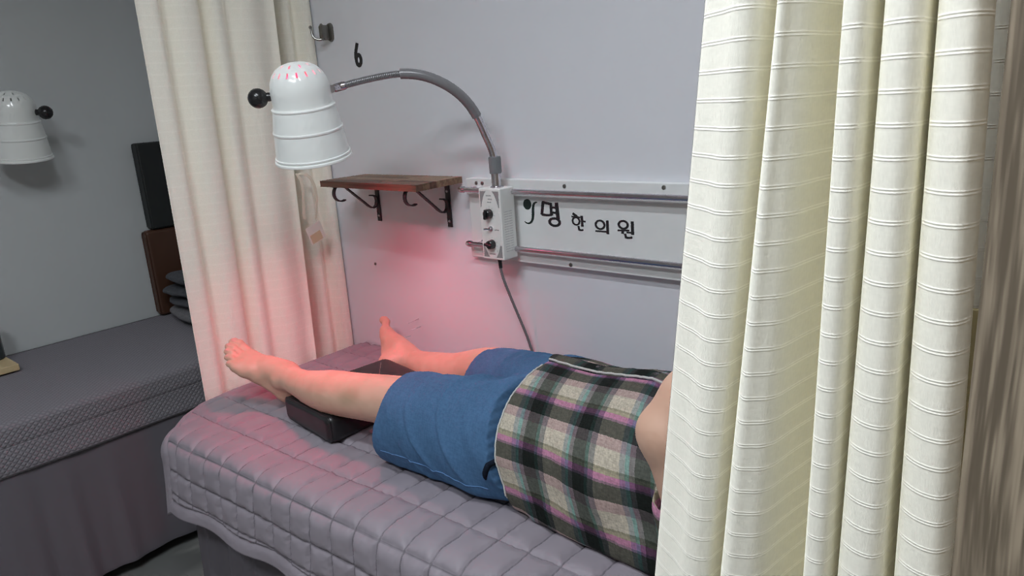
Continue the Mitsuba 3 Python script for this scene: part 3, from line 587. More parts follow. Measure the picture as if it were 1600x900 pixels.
# ------------------------------------------------------------------ occupied bed
BZ = .595
def rounded_prism(pts, z0, z1, r, e=.02):
    poly = sg.Polygon(pts).buffer(-r).buffer(r, 16)
    a = m3.CrossSection([np.array(poly.exterior.coords[:-1])])
    lay = [(z0, -e), (z0 + e * .3, -e * .3), (z0 + e, 0), (z1 - e, 0), (z1 - e * .3, -e * .3), (z1, -e)]
    ms = []
    for z, o in lay:
        p = np.array(poly.buffer(o, 16).exterior.coords); ms.append(np.c_[p[:, :2], np.full(len(p), z)])
    return trimesh.convex.convex_hull(np.vstack(ms))
add('treatment_bed__mattress', rounded_prism([(-1.865, .682), (-.07, .742), (-.07, 1.375), (-1.865, 1.375)], .47, BZ - .012, .10), 'mat_skirt')
add('treatment_bed__base', box(-1.80, -.09, .76, 1.36, .40, .47), 'mat_skirt', False)
def skirt(key, pts, z0, z1, amp, wl, seed, mat='mat_skirt', flare=.03):
    p = np.asarray(pts, float); q = []
    s = np.r_[0, np.cumsum(np.linalg.norm(np.diff(p, axis=0), axis=1))]; n = int(s[-1] / .006); t = np.linspace(0, s[-1], n)
    xy = np.stack([np.interp(t, s, p[:, i]) for i in range(2)], 1)
    d = np.gradient(xy, axis=0); d /= np.linalg.norm(d, axis=1, keepdims=True)
    from scipy.ndimage import gaussian_filter1d
    d = gaussian_filter1d(d, 6, axis=0); N = np.stack([d[:, 1], -d[:, 0]], 1)
    w = np.linspace(0, 1, 40)[None, :]; ph = 2 * np.pi * t / wl + 3 * meshkit.noise(np.stack([t * 3, t * 0, t * 0 + seed], -1), seed) * 2.2
    off = (amp * (.25 + .75 * (1 - w)) * np.sin(ph)[:, None]) + flare * (1 - w) + .4 * amp * np.sin(ph * 2.3 + 1)[:, None] * (1 - w)
    Pn = np.concatenate([xy[:, None] + off[..., None] * N[:, None], np.broadcast_to((z0 + (z1 - z0) * w)[..., None], (n, 40, 1))], -1)
    mesh, _ = sheet(Pn, .003); add(key, mesh, mat, True)
skirt('treatment_bed__skirt', [(-1.82, 1.35), (-1.82, .76), (-1.775, .700), (-.10, .755)], .012, .50, .012, .16, 2)
tag('treatment_bed', 'treatment bed along the back wall with a dark grey skirt', 'bed')
def quilt():
    nx, nt = 620, 300
    yf, R, zt = .655, .045, BZ
    # path across the bed: t is cloth length measured from the wall edge
    flat = (1.379 - (yf + R)); arcL = R * np.pi / 2; drop = .20
    yfx = lambda X: .653 + .036 * (X + 1.72)
    t = np.linspace(0, flat + arcL + drop, nt); s = np.linspace(0, 1, nx)
    T_, S_ = np.meshgrid(t, s)
    x0 = np.interp(t, [0, .45, .56, .63, flat, flat + arcL, flat + arcL + .19], [-1.905, -1.905, -1.885, -1.845, -1.797, -1.765, -1.768])
    X = x0[None] * (1 - S_) + (-.065) * S_
    hemd = np.interp(X, [-1.80, -1.72, -1.5, -1.30, -1.1, -.6, -.06], [.148, .146, .142, .140, .142, .145, .145]) + .004 * np.sin(X * 21)
    over = np.clip(T_ - flat - arcL, 0, None) / drop * hemd
    a = np.clip((T_ - flat) / R, 0, np.pi / 2)
    Y = np.where(T_ < flat, 1.379 - T_ * (1.379 - yfx(X) - R) / flat, yfx(X) + R - R * np.sin(a)); Z = np.where(T_ < flat, zt, zt - R + R * np.cos(a)) - over
    Y = Y - .012 * (over / .12) - .003 * np.sin(X * 26 + 1) * (over / .1)
    N = np.stack([0 * X, -np.sin(a), np.cos(a)], -1)
    # stitched grid
    cross = .0665; long_ = .105
    tf = flat + arcL * .55
    uu = (X + 1.765) / cross + .10 * (meshkit.noise(np.stack([X * 3, T_ * 5, 0 * X], -1), 5) - .5)
    vv = np.where(T_ < tf, (T_ - tf) / long_, (T_ - tf) / drop * hemd / .062 * 1.0) + .05 * (meshkit.noise(np.stack([X * 6, T_ * 3, 0 * X + 4], -1), 6) - .5)
    fu, fv = np.abs(uu - np.round(uu)), np.abs(vv - np.round(vv))
    edge = np.minimum(fu * cross, fv * np.where(T_ < tf, long_, .062))
    rim = np.minimum(np.where(T_ > tf, hemd - over + np.clip(flat + arcL - T_, 0, 9), 9), X - x0[None])     # distance to the hem or the left end
    B_ = .030
    edge = np.where(rim < B_, B_ - rim, np.minimum(edge, rim - B_))
    puff = 1 - np.exp(-edge / .0075)
    wr = meshkit.fbm(np.stack([X * 70, T_ * 45, over * 60], -1), 3, 9) - .5
    und = meshkit.noise(np.stack([X * 5, T_ * 5, 0 * X + 2], -1), 11) - .5
    h = .0100 * puff + .0075 * wr * np.exp(-edge / .012) + .008 * und
    le = np.clip((X - x0[None]) / .045, 0, 1); Zl = -(1 - le) ** 2 * .022
    Pn = np.stack([X, Y, Z + Zl], -1) + N * h[..., None]
    Pn[..., 2] -= np.where(T_ < .02, .002, 0)
    mesh, uv = sheet(Pn[:, ::-1], .009, np.stack([edge, T_], -1)[:, ::-1])
    if (mesh.face_normals[: nx * nt // 2, 2].mean()) < 0: mesh.invert()
    add('quilt', mesh, 'mat_quilt', True, uv=uv)
    tag('quilt', 'grey-mauve stitched quilt spread over the occupied bed', 'quilt')
quilt()

# ------------------------------------------------------------------ knee bolster
unit_ = lambda v: np.asarray(v, float) / np.linalg.norm(v)
def bolster():
    a0, a1, b0, b1 = V(-1.545, .873), V(-1.325, .846), V(-1.515, 1.190), V(-1.315, 1.160)
    z0, z1, r = .604, .676, .019
    def edge(pts):
        s = m3.Manifold.sphere(r, 20)
        return m3.Manifold.batch_hull([s.translate([*p, z]) for p in pts for z in (z0 + r, z1 - r)])
    sh = lambda p, q: p + (q - p) / np.linalg.norm(q - p) * r
    c = V(-1.42, 1.02); pts = [p + (c - p) / np.linalg.norm(c - p) * r * 1.2 for p in (a0, a1, b1, b0)]
    m = to_tm(edge(pts).refine_to_length(.012)); v = m.vertices.copy()
    top = np.clip((v[:, 2] - z0) / (z1 - z0), 0, 1)
    v[:, 2] -= .014 * top * np.exp(-((v[:, 1] - .915) / .045) ** 2)
    m.vertices = v
    add('knee_bolster', m, 'mat_black_vinyl', 40)
    # piping round the near end face
    ed = unit_(a1 - a0); nd = V(ed[1], -ed[0]); q0, q1 = pts[0], pts[1]; q = []
    for cc, z, a_ in ((q1, z1 - r, 0), (q0, z1 - r, 90), (q0, z0 + r, 180), (q1, z0 + r, 270)):
        for a in np.radians(np.linspace(a_, a_ + 90, 8)):
            h = .80 * r * np.r_[ed * math.cos(a), math.sin(a)] + .62 * r * np.r_[nd, 0]
            p_ = np.r_[cc, z] + h; p_[2] -= .014 * np.clip((p_[2] - z0) / (z1 - z0), 0, 1) * math.exp(-((p_[1] - .915) / .045) ** 2); q.append(p_)
    q = poly(np.array(q + q[:1]), 140)
    add('knee_bolster__piping', tube(q, .0022, 8, False), 'mat_black_vinyl', 60)
    tag('knee_bolster', 'low black vinyl bolster under the knees', 'bolster')
bolster()

# ------------------------------------------------------------------ the person
HIP_L, KNEE_L, ANK_L = V(-.80, .965, .710), V(-1.195, .915, .725), V(-1.601, .919, .698)
HIP_R, KNEE_R, ANK_R = V(-.80, 1.135, .705), V(-1.185, 1.200, .697), V(-1.512, 1.240, .668)
SH_L, EL_L, WR_L = V(-.405, .868, .695), V(-.458, .842, .872), V(-.375, .930, 1.035)
SH_R, EL_R, WR_R = V(-.395, 1.225, .70), V(-.60, 1.275, .675), V(-.47, 1.12, .835)
NECK, HEAD = V(-.315, 1.045, .715), V(-.205, 1.045, .735)
unit = lambda v: np.asarray(v, float) / np.linalg.norm(v)
FL, LL = unit(V(-.644, -.420, .639)), V(.429, -.890, -.153)
LL = unit(LL - (LL @ FL) * FL); NL = np.cross(FL, LL); NL = NL if NL @ V(.63, .18, .75) > 0 else -NL
FR, LR = unit(V(-.741, .632, .227)), V(-.067, .267, -.961)
LR = unit(LR - (LR @ FR) * FR); NR = np.cross(FR, LR); NR = NR if NR @ V(.67, .73, .16) > 0 else -NR
TOES = {}
def foot_prims(ank, f, l, n, name):
    """cones of a foot in its own frame: f toes-ward, l little-toe-ward, n out of the instep."""
    W = lambda a, b, c: ank + a * f + b * l + c * n
    main = [(W(-.006, 0, .004), W(.045, -.002, -.014), .032, .029), (W(-.026, 0, -.008), W(-.030, .002, -.034), .028, .029), (W(-.030, .004, -.038), W(.055, .016, -.040), .026, .0185), (W(.03, -.004, -.012), W(.095, -.012, -.034), .029, .0205),
            (W(.045, .004, -.022), W(.105, .012, -.040), .024, .017), (W(.055, .016, -.040), W(.112, .031, -.047), .0185, .0145)]
    detail = [(W(.002, .031, -.003), W(-.002, .031, -.008), .011, .011), (W(.004, -.031, .002), W(.0, -.031, -.003), .011, .011)]
    toes = []
    ls = [-.030, -.0105, .004, .0175, .0300]; ball = [.126, .132, .128, .120, .109]; length = [.050, .042, .038, .034, .030]; rad = [.0128, .0092, .0088, .0085, .0085]
    for i in range(5):
        b = W(ball[i] - .022, ls[i] * .96, -.038 - .0035 * i * .6); m = W(ball[i] + length[i] * .45, ls[i] * 1.04, -.034 - .0025 * i); t = W(ball[i] + length[i] - rad[i], ls[i] * 1.02, -.042 - .0025 * i)
        main.append((W(.075, ls[i] * .7, -.033), b, .017, .0150 if i == 0 else .0120))
        toes.append((b, m, t, rad[i]))
    TOES[name] = (toes, f, l, n)
    if name == 'right': main = [(a, b, ra * 1.1, rb * 1.1) for a, b, ra, rb in main]
    return main, detail, toes
FEET = [foot_prims(ANK_L, FL, LL, NL, 'left'), foot_prims(ANK_R, FR, LR, NR, 'right')]
def limb(pts, rad, n=22):
    q = spline(np.c_[np.asarray(pts, float), np.asarray(rad, float)[:, None]], n) if False else None
    from scipy.interpolate import PchipInterpolator
    p = np.asarray(pts, float); t = np.r_[0, np.cumsum(np.linalg.norm(np.diff(p, axis=0), axis=1))]; u = np.linspace(0, t[-1], n)
    q = spline(p, n); r = PchipInterpolator(t, rad)(u)
    return [(q[i], q[i + 1], r[i], r[i + 1]) for i in range(n - 1)]
LEGS = [limb([HIP_L, V(-1.00, .945, .718), V(-1.119, .925, .727), V(-1.197, .916, .724), V(-1.276, .907, .717), V(-1.350, .898, .712), V(-1.440, .898, .703), V(-1.510, .905, .699), ANK_L], [.086, .066, .058, .0545, .0525, .0520, .0430, .0345, .0315]),
        limb([HIP_R, V(-1.00, 1.165, .712), V(-1.110, 1.187, .715), V(-1.185, 1.200, .697), V(-1.260, 1.205, .675), V(-1.325, 1.213, .662), V(-1.390, 1.222, .656), V(-1.450, 1.236, .656), ANK_R], [.086, .066, .058, .0530, .0500, .0500, .0440, .0350, .0310])]
HANDS = []
def hand_prims(wr, f, l, n):
    W = lambda a, b, c: wr + a * f + b * l + c * n
    palm = [(W(0, 0, 0), W(.03, .002, 0), .022, .022), (W(.02, -.012, 0), W(.085, -.026, -.002), .016, .0125), (W(.02, .0, 0), W(.090, -.006, .001), .016, .0125), (W(.02, .008, 0), W(.086, .013, 0), .016, .012), (W(.02, .014, 0), W(.078, .030, -.002), .015, .0115)]
    fing = []
    for b, c, L in ((-.029, .090, .068), (-.0085, .096, .076), (.012, .091, .070), (.031, .082, .055)):
        q = [W(c - .012, b * .95, -.001)]; ang = .25
        for s in (.45, .30, .25):
            q.append(q[-1] + L * s * (math.cos(ang) * f - math.sin(ang) * n) + b * .10 * l * s); ang += .45
        fing += [(q[0], q[1], .0095, .0088), (q[1], q[2], .0088, .0080), (q[2], q[3], .0080, .0070)]
    th = [W(.018, -.018, -.004), W(.050, -.044, -.016), W(.078, -.054, -.026), W(.100, -.056, -.036)]
    fing += [(th[0], th[1], .0135, .0115), (th[1], th[2], .0110, .0098), (th[2], th[3], .0098, .0082)]
    return palm, fing
for el, wr, nd in ((EL_L, WR_L, V(.6, -.5, .3)), (EL_R, WR_R, V(0, 0, 1))):
    f = unit(unit(wr - el) + V(.25, .25, -.2) * (wr is WR_L)); n = unit(nd - (nd @ f) * f); HANDS.append(hand_prims(wr + .012 * f, f, np.cross(f, n) if wr is WR_L else -np.cross(f, n), n))
BEDZ = .606
def torso(p, extra=0.0):
    q = p.copy(); cy = 1.05; q[:, 1] = cy + (q[:, 1] - cy) * .66
    d = cone(q, V(-.83, cy, .700), V(-.62, cy, .705), .100 + extra, .104 + extra)
    d = smin(d, cone(q, V(-.62, cy, .705), V(-.42, cy, .700), .104 + extra, .098 + extra), .05)
    return d
def body(p):
    d = torso(p)
    for pr in LEGS:
        e = np.full(len(p), 9.0)
        for a, b, ra, rb in pr: e = np.minimum(e, cone(p, a, b, ra, rb))
        d = smin(d, e, .05)
    d = smax(d, BEDZ - p[:, 2], .02)
    for main, det, toes in FEET:
        e = np.full(len(p), 9.0)
        for a, b, ra, rb in main: e = smin(e, cone(p, a, b, ra, rb), .014)
        for a, b, ra, rb in det: e = smin(e, cone(p, a, b, ra, rb), .012)
        tt = np.full(len(p), 9.0)
        for b, m, t, r in toes: tt = np.minimum(tt, smin(cone(p, b, m, r * 1.0, r * .9), cone(p, m, t, r * .92, r * 1.0), .004))
        e = smin(e, tt, .0030); d = smin(d, e, .024)
    for S, E, Wr, (palm, fing) in ((SH_L, EL_L, WR_L, HANDS[0]), (SH_R, EL_R, WR_R, HANDS[1])):
        for a, b, ra, rb in ((V(-.42, 1.05, .70), S, .07, .055), (S, E, .048, .037), (E, E + .3 * (Wr - E), .039, .039), (E + .3 * (Wr - E), Wr, .039, .024)): d = smin(d, cone(p, a, b, ra, rb), .025)
        e = np.full(len(p), 9.0)
        for a, b, ra, rb in palm: e = smin(e, cone(p, a, b, ra, rb), .014)
        g = np.full(len(p), 9.0)
        for a, b, ra, rb in fing: g = np.minimum(g, cone(p, a, b, ra, rb))
        d = smin(d, smin(e, g, .006), .012)
    d = smin(d, cone(p, V(-.40, 1.045, .70), NECK, .075, .052), .05); d = smin(d, cone(p, NECK, HEAD + V(.0, 0, -.01), .050, .052), .03)
    h = ell(p, HEAD + V(.012, 0, .006), V(.105, .076, .092)); h = smin(h, ell(p, HEAD + V(-.055, 0, .030), V(.050, .052, .050)), .03)   # skull, jaw
    h = smin(h, ell(p, HEAD + V(-.088, 0, .058), V(.018, .022, .018)), .02)                                                       # chin
    h = smin(h, cone(p, HEAD + V(-.010, 0, .098), HEAD + V(-.036, 0, .112), .007, .0105), .012)                                   # nose
    for s in (-1, 1):
        h = smin(h, ell(p, HEAD + V(-.010, s * .078, -.005), V(.030, .010, .020)), .008)                                          # ears
        h = smax(h, -ell(p, HEAD + V(-.004, s * .032, .107), V(.012, .017, .012)), .012)                                          # eye sockets
        h = smin(h, ell(p, HEAD + V(-.004, s * .032, .090), V(.012, .013, .012)), .004)
    h = smax(h, -ell(p, HEAD + V(-.060, 0, .088), V(.0022, .020, .006)), .004)                                                    # mouth
    h = smin(h, ell(p, HEAD + V(-.055, 0, .080), V(.0045, .018, .006)), .003); h = smin(h, ell(p, HEAD + V(-.065, 0, .080), V(.005, .015, .006)), .003)
    return smin(d, h, .02)
bm = sdf_mesh(body, V(-1.83, .70, .57), V(-.03, 1.40, 1.19), .0034)
bm = relax(bm, 3)
add('person', bm, 'mat_skin', True)
tag('person', 'person lying on the bed in denim shorts and plaid shirt, bare legs apart', 'person')
nails = []
for name in ('left', 'right'):
    toes, f, l, n = TOES[name]
    for i, (b, m, t, r) in enumerate(toes):
        c = t + n * (r * .80) + f * r * .15; d = unit(t - m)
        e = trimesh.creation.icosphere(2, 1.0); u = d; w = unit(n - (n @ u) * u); s = np.cross(w, u)
        e.vertices = c + e.vertices @ np.stack([u * r * .75, s * r * .72, w * r * .22])
        if np.linalg.det(np.stack([u, s, w])) < 0: e.invert()
        nails.append(e)
for i, e in enumerate(nails): add('person__' + nm('toenail', i), e, 'mat_nail', True)
hm = sdf_mesh(lambda p: smax(smin(ell(p, HEAD + V(.022, 0, -.002), V(.108, .086, .094)), ell(p, HEAD + V(.0, 0, -.045), V(.11, .10, .040)), .03), (p - (HEAD + V(.020, 0, .075))) @ unit(V(-.75, 0, .66)), .02), V(-.40, .9, .62), V(-.06, 1.2, .88), .005)
add('person__hair', hm, 'mat_hair', True)

# -- denim shorts
def wrinkle(p):
    a = meshkit.noise(np.stack([p[:, 0] * 20 + p[:, 2] * 14 - p[:, 1] * 6, p[:, 1] * 5 + p[:, 0] * 3, p[:, 2] * 4], -1), 44)
    b = np.clip((p[:, 0] + 1.10) / .10, .25, 1)
    return -.0075 * b * np.maximum(1 - np.abs(2 * a - 1) * 2.4, 0) ** 1.3 + .010 * (meshkit.fbm(np.stack([p[:, 0] * 15 + p[:, 2] * 8, p[:, 1] * 7 - p[:, 0] * 4, p[:, 2] * 5], -1), 3, 21) - .5) * 2
HEM_L, HEM_R = V(-1.150, .924, .700), V(-1.130, 1.187, .688)
DL, DR = unit(HEM_L - HIP_L), unit(HEM_R - HIP_R)
CUTL, CUTR = unit(DL + V(0, -.05, .22)), unit(DR + V(0, .02, .15))
def hem_x(z): return -.846 + .23 * np.clip(.84 - z, 0, 1)
def shirt_core(p):
    q = p.copy(); cy = 1.052; q[:, 1] = cy + (q[:, 1] - cy) * .68
    e = .018 + .008 * np.clip((-.62 - p[:, 0]) / .2, 0, 1)
    d = cone(q, V(-.95, cy, .700), V(-.60, cy, .706), .104, .108) - e
    d = smin(d, cone(q, V(-.60, cy, .706), V(-.40, cy, .700), .108, .103) - e, .05)
    d = smin(d, cone(p, V(-.90, .905, .636), V(-.45, .895, .632), .030, .032), .05)
    return smin(d, smax(cone(p, V(-.74, .885, .612), V(-.40, .872, .612), .014, .020), -.74 - p[:, 0], .01), .03), q
def shirt_outer(p): return shirt_core(p)[0]
def shorts(p):
    pw = p
    L = cone(pw, HIP_L, HEM_L + .05 * DL, .112, .087); L = smin(L, cone(pw, HIP_L + V(-.1, -.02, -.05), HEM_L + V(0, -.006, -.022) + .05 * DL, .085, .077), .05)
    R = cone(pw, HIP_R, HEM_R + .05 * DR, .108, .076); R = smin(R, cone(pw, HIP_R + V(-.1, .01, -.04), HEM_R + V(0, .008, -.02) + .05 * DR, .083, .070), .05)
    d = smin(L, R, .05)
    d = smin(d, torso(p, .006), .04)
    d = d + wrinkle(p) * np.clip((p[:, 2] - .60) / .03, 0, 1)
    d = np.where(p[:, 0] > hem_x(p[:, 2]) - .003, smax(d, shirt_outer(p) + .009, .004), d)
    d = smax(d, BEDZ + .002 - p[:, 2], .012)
    split = p[:, 1] < 1.055
    cutL, cutR = (p - HEM_L) @ CUTL, (p - HEM_R) @ CUTR
    d = smax(d, np.where(split, cutL, cutR), .006)
    tl = smin(cone(p, HEM_L - .10 * DL, HEM_L + .2 * DL, .080, .080), cone(p, HEM_L - .10 * DL + V(0, -.006, -.022), HEM_L + .2 * DL + V(0, -.006, -.022), .070, .070), .04)
    tr = smin(cone(p, HEM_R - .10 * DR, HEM_R + .2 * DR, .069, .069), cone(p, HEM_R - .10 * DR + V(0, .008, -.02), HEM_R + .2 * DR + V(0, .008, -.02), .062, .062), .04)
    tl = smax(tl, BEDZ + .006 - p[:, 2], .01); tr = smax(tr, BEDZ + .006 - p[:, 2], .01)
    return smax(d, -np.minimum(tl, tr), .004)
sm = relax(sdf_mesh(shorts, V(-1.20, .79, .59), V(-.66, 1.34, .87), .004), 3)
add('person__shorts', sm, 'mat_denim', True); tag('person__shorts', 'knee-length blue denim shorts')
def on_surface(fn, o, d, far=.3, n=220):
    tt = np.linspace(0, far, n); v = fn(o + tt[:, None] * d); i = np.nonzero(v < 0)[0]
    return o + tt[i[-1] if len(i) else n // 2] * d
def line_on(fn, axis_pts, dirs, lift=.001):
    return np.array([on_surface(fn, np.asarray(o, float), unit(d)) + unit(d) * lift for o, d in zip(axis_pts, dirs)])
xs = np.linspace(-1.118, -.835, 50)
ax = np.stack([xs, np.interp(xs, [-1.168, -.80], [.924, .965]), np.full(50, .70)], 1)
sl = line_on(shorts, ax, [V(0, -1, -.42 - .12 * (x + 1.15)) for x in xs])
add('person__shorts__side_seam', tube(sl, .0011, 6), 'mat_denim_thread', 60)
ps = np.linspace(0, 1, 30)
pocket = spline([V(-.833, .8712, .680), V(-.8265, .8711, .698), V(-.813, .8721, .7145), V(-.799, .8745, .724), V(-.780, .8775, .731)], 30)
pocket = np.array([on_surface(shorts, V(p[0], .965, .70), unit(p - V(p[0], .965, .70))) + unit(p - V(p[0], .965, .70)) * .0004 for p in pocket])
add('person__shorts__pocket', tube(pocket, np.interp(ps, [0, .15, .6, 1], [.0022, .0058, .006, .003]), 8), 'mat_denim_dark', 60)
tag('person__shorts__pocket', 'dark curved pocket opening')

# -- plaid shirt
def shirt(p):
    d, q, cy = *shirt_core(p), 1.052
    for S, E in ((SH_L, EL_L), (SH_R, EL_R)): d = smin(d, cone(p, S, S + .34 * (E - S), .066, .060), .035)
    d = d + .004 * (meshkit.fbm(np.stack([p[:, 0] * 20, p[:, 1] * 14, p[:, 2] * 14], -1), 3, 31) - .5) * 2 * np.clip((p[:, 2] - .6) / .03, 0, 1)
    d = smax(d, BEDZ + .001 - p[:, 2], .008)
    d = smax(d, hem_x(p[:, 2]) - p[:, 0], .004)
    d = smax(d, p[:, 0] + .335, .01)
    t = cone(q, V(-1.0, cy, .700), V(-.76, cy, .702), .124, .121)
    t = smin(t, cone(p, V(-1.0, .905, .636), V(-.76, .905, .636), .024, .024), .05); t = smax(t, BEDZ + .005 - p[:, 2], .01); t = smax(t, p[:, 0] - hem_x(p[:, 2]) - .045, .01)
    d = smax(d, -t, .004)
    for S, E in ((SH_L, EL_L), (SH_R, EL_R)):
        w = unit(E - S); d = smax(d, -smax(cone(p, S + .15 * (E - S), E, .053, .050), -((p - S) @ w - .05), .01), .003)
    return d
hm = relax(sdf_mesh(shirt, V(-.88, .79, .59), V(-.31, 1.36, .90), .004), 3)
v = hm.vertices; th = np.arctan2((v[:, 2] - .70) / .125, -(v[:, 1] - 1.052) / .195)
tt = np.linspace(-np.pi, np.pi, 721); arc = np.r_[0, np.cumsum(np.hypot(np.diff(.195 * np.cos(tt)), np.diff(.128 * np.sin(tt))))]
VPH, UPH = .7566, .7255; sa = np.interp(th, tt, arc)
uvs = np.stack([v[:, 0] + UPH + .25 * (sa - .6), VPH - sa - .035 * (v[:, 0] + .6)], 1)
add('person__shirt', hm, 'mat_plaid', True, uv=uvs); tag('person__shirt', 'short-sleeved plaid shirt in black, cream, pink and teal')
xs = np.linspace(-.838, -.37, 60)
fo = [on_surface(shirt, V(x, 1.052, .72), unit(V(0, np.interp(x, [-.84, -.6, -.37], [.10, .02, -.05]), 1))) for x in xs]
fo = np.array(fo); rows_ = []
for w_, lift in ((-.0012, -.002), (0, .0065), (.014, .0095), (.028, .0075), (.032, .0)):
    rows_.append(np.array([on_surface(shirt, V(p[0], 1.052, .72), unit(p + V(0, w_, 0) - V(p[0], 1.052, .72))) + V(0, 0, lift) for p in fo]))
Pn = np.stack(rows_, 1); mesh, uvp = sheet(Pn[:, ::-1], .002, np.stack([Pn[..., 0] + .02, Pn[..., 1] * .9 + .05], -1)[:, ::-1])
if mesh.face_normals[:200, 2].mean() < 0: mesh.invert()
add('person__shirt__placket', mesh, 'mat_plaid', True, uv=uvp)
add('person__shirt__placket_edge', tube(fo + V(0, -.0006, .0050), .0028, 8), 'mat_shirt_edge', 60); tag('person__shirt__placket_edge', 'pale edge of the shirt front')
hl = []
for a in np.linspace(-.62, 1.52, 70):
    d_ = unit(V(0, -math.cos(a), .72 * math.sin(a))); x = -.84
    for _ in range(3):
        q = on_surface(shirt, V(x, 1.052, .70), d_); x = hem_x(q[2]) + .003
    hl.append(q + d_ * .0006)
add('person__shirt__hem', tube(np.array(hl), .0017, 6), 'mat_shirt_edge', 60); tag('person__shirt__hem', 'pale frayed edge of the shirt hem')
for i, j in enumerate((14, 30, 46)):
    c = rows_[2][j]; add('person__shirt__' + nm('button', i), lathe([(0, 0), (.0055, 0), (.0055, .0018), (.004, .0026), (.003, .002), (0, .002)], c, V(0, 0, 1), 18), 'mat_button', 40)
# head pillow, out of sight behind the foreground curtain
pm = sdf_mesh(lambda p: ell(p, V(-.185, 1.045, .629), V(.120, .20, .022)), V(-.32, .82, .59), V(-.055, 1.26, .68), .006)
add('head_pillow', pm, 'mat_grey_pillow', True); tag('head_pillow', 'small dark pillow under the head behind the foreground curtain', 'pillow')

# ------------------------------------------------------------------ acupuncture needles
def needle(i, tip, direction, L, label):
    d = unit(direction); k = nm('acupuncture_needle', i)
    add(k, cat([rod(tip - d * .004, tip + d * L, .00035, 6), rod(tip + d * L * .55, tip + d * L, .0008, 8)]), 'mat_steel', 40)
    tag(k, label, 'needle', 'acupuncture needles')
def skin_pt(o, d):
    return on_surface(body, np.asarray(o, float), unit(d), .12, 300)
nr = [(ANK_R + FR * .155 - LR * .004, NR + .35 * FR, 'thin needle in the toes of the far foot'), (ANK_R + FR * .125 + LR * .004, NR + .15 * FR, 'thin needle in the middle of the far foot'), (ANK_R + FR * .085, NR, 'thin needle in the instep of the far foot, nearest the ankle')]
for i, (o, d, lb) in enumerate(nr): needle(i, skin_pt(o - NR * .03, NR), d, .034, lb)
needle(3, skin_pt(KNEE_L + V(-.03, .01, 0), V(.1, .1, 1)), V(.25, .1, 1), .03, 'thin needle standing on the near shin just before the shorts')
needle(4, skin_pt(ANK_L + FL * .118 + LL * .02 - NL * .045, LL), LL - .2 * FL, .007, 'short needle at the sole edge of the near foot')
needle(5, skin_pt(V(-1.365, .912, .705), V(0, -1, -.05)), V(-.2, -1, .1), .006, 'short needle in the side of the near calf')

# ------------------------------------------------------------------ the empty bed on the left
LBZ = .598
def slab(key, z0, z1, xf, mat):
    # cover as a sheet: over the top, round the edge and down the front; uv in metres along the cloth
    ny = 200; prof = [(WX + .006, z1)] + [(xf - .02 + .02 * math.sin(a), z1 - .02 + .02 * math.cos(a)) for a in np.linspace(0, np.pi / 2, 8)] + [(xf, z0 + .008), (xf - .006, z0), (xf - .03, z0)]
    pr = spline(np.c_[prof, np.zeros(len(prof))], 4)[:, :2] if False else np.array(prof)
    dense = [pr[0]]
    for a, b in zip(pr[:-1], pr[1:]):
        k = max(int(np.linalg.norm(b - a) / .012), 1); dense += [a + (b - a) * j / k for j in range(1, k + 1)]
    pr = np.array(dense); s = np.r_[0, np.cumsum(np.linalg.norm(np.diff(pr, axis=0), axis=1))]
    y = np.linspace(-1.3, WY - .006, ny); Pn = np.stack([np.broadcast_to(pr[:, 0], (ny, len(pr))), np.broadcast_to(y[:, None], (ny, len(pr))), np.broadcast_to(pr[:, 1], (ny, len(pr)))], -1).copy()
    und = meshkit.fbm(np.stack([Pn[..., 0] * 4, Pn[..., 1] * 4, Pn[..., 2] * 8], -1), 3, 3) - .5; Pn[..., 2] += .004 * und
    Pn[..., 0] += .006 * (meshkit.noise(np.stack([Pn[..., 0] * 0, Pn[..., 1] * 5, Pn[..., 2] * 20], -1), 13) - .5) * (Pn[..., 0] > xf - .05)
    uv = np.stack([np.broadcast_to(s, Pn.shape[:2]), np.broadcast_to(y[:, None], Pn.shape[:2])], -1)
    Q, U_ = Pn[::-1], uv[::-1]
    mesh, uv = sheet(Q, .008, U_)
    if mesh.face_normals[: 2000, 2].mean() < 0: mesh.invert()
    add(key, mesh, mat, True, uv=uv)
slab('treatment_bed_001__mattress_pad', .528, LBZ, -2.203, 'mat_diamond')
slab('treatment_bed_001__mattress', .448, .548, -2.2055, 'mat_diamond')
add('treatment_bed_001__base', box(WX + .02, -2.24, -1.28, WY - .02, .40, .518), 'mat_skirt', False)
skirt('treatment_bed_001__skirt', [(-2.222, -1.3), (-2.222, WY - .02)], .045, .462, .006, .17, 7, flare=.018)
mm = scene['treatment_bed_001__skirt']
tag('treatment_bed_001', 'empty bed with a diamond-quilted grey cover along the left wall', 'bed')
tag('treatment_bed_001__mattress_pad', 'diamond-quilted upper pad')

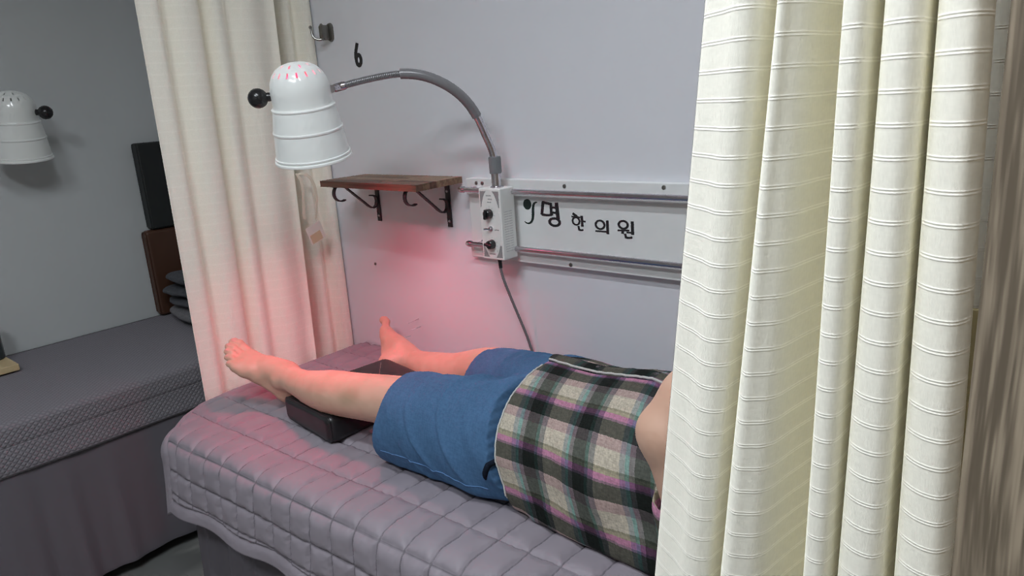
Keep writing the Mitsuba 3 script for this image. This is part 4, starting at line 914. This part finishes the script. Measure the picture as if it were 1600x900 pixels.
# stack beside the far end of the empty bed
add('brown_cushion', box(WX + .004, -2.872, 1.158, 1.375, LBZ + .004, .945, .014), 'mat_brown_vinyl'); tag('brown_cushion', 'upright brown vinyl cushion standing on the empty bed in the corner', 'cushion')
add('brown_cushion__piping', tube(poly([V(WX + .012, 1.1585, LBZ + .02), V(WX + .012, 1.1585, .93), V(WX + .02, 1.1585, .940), V(-2.884, 1.1585, .940), V(-2.877, 1.1585, .93), V(-2.877, 1.1585, LBZ + .02)], 60), .0026, 8), 'mat_brown_vinyl', 60)
add('black_cushion', box(WX + .004, -2.868, 1.186, 1.375, .949, 1.280, .008), 'mat_black_board'); tag('black_cushion', 'upright black vinyl cushion on top of the brown cushion', 'cushion')
add('black_cushion__piping', tube(poly([V(WX + .009, 1.1865, .957), V(WX + .009, 1.1865, 1.270), V(WX + .014, 1.1865, 1.2765), V(-2.878, 1.1865, 1.2765), V(-2.872, 1.1865, 1.270), V(-2.872, 1.1865, .957)], 60), .002, 8), 'mat_black_board', 60)
def soft(c, r, p=3.2, seed=0, rot=0.0, amp=.012):
    s = trimesh.creation.icosphere(5, 1.0); v = s.vertices
    k = np.array([2.2 * 1.6, 2.2 * 1.6, 2.0]); e = np.sign(v) * np.abs(v) ** np.array([.55, .55, .9]); v = e * np.asarray(r)
    v[:, 2] *= 1 + 0 * v[:, 0]
    v += (meshkit.fbm(v * 14 + seed, 3, seed)[:, None] - .5) * amp * np.array([1, 1, .9])
    a = math.radians(rot); R = np.array([[math.cos(a), -math.sin(a), 0], [math.sin(a), math.cos(a), 0], [0, 0, 1]])
    s.vertices = v @ R.T + np.asarray(c); return s
add('floor_cushion', soft(V(-2.665, 1.250, .632), (.185, .110, .024), seed=2, rot=-8), 'mat_grey_cushion', True); tag('floor_cushion', 'flat grey cushion lying at the bottom of the pillow stack', 'cushion')
pl = [(V(-2.665, 1.255, .678), (.172, .10, .015), 1), (V(-2.665, 1.252, .718), (.188, .10, .0175), 2), (V(-2.665, 1.255, .766), (.176, .10, .0225), -2)]
for i, (c, r, rot) in enumerate(pl):
    add(nm('folded_pillow', i), soft(c, r, seed=20 + i, rot=rot, amp=.016), 'mat_grey_pillow', True)
    tag(nm('folded_pillow', i), ['folded dark grey pillow just above the flat cushion', 'folded dark grey pillow in the middle of the stack', 'folded dark grey pillow topmost on the stack'][i], 'pillow', 'stacked grey pillows')
add('wooden_board', box(-2.86, -2.665, .36, .604, LBZ + .006, LBZ + .028, .003), 'mat_pine'); tag('wooden_board', 'pale wooden board on the empty bed at the left edge', 'board')
add('dark_jar', lathe([(0, 0), (.038, 0), (.041, .004), (.041, .10), (.039, .125), (.031, .135), (0, .137)], V(-2.80, .562, LBZ + .028), V(0, 0, 1), 32), 'mat_dark_glaze', 40); tag('dark_jar', 'dark cylindrical jar standing on the pale wooden board', 'jar')
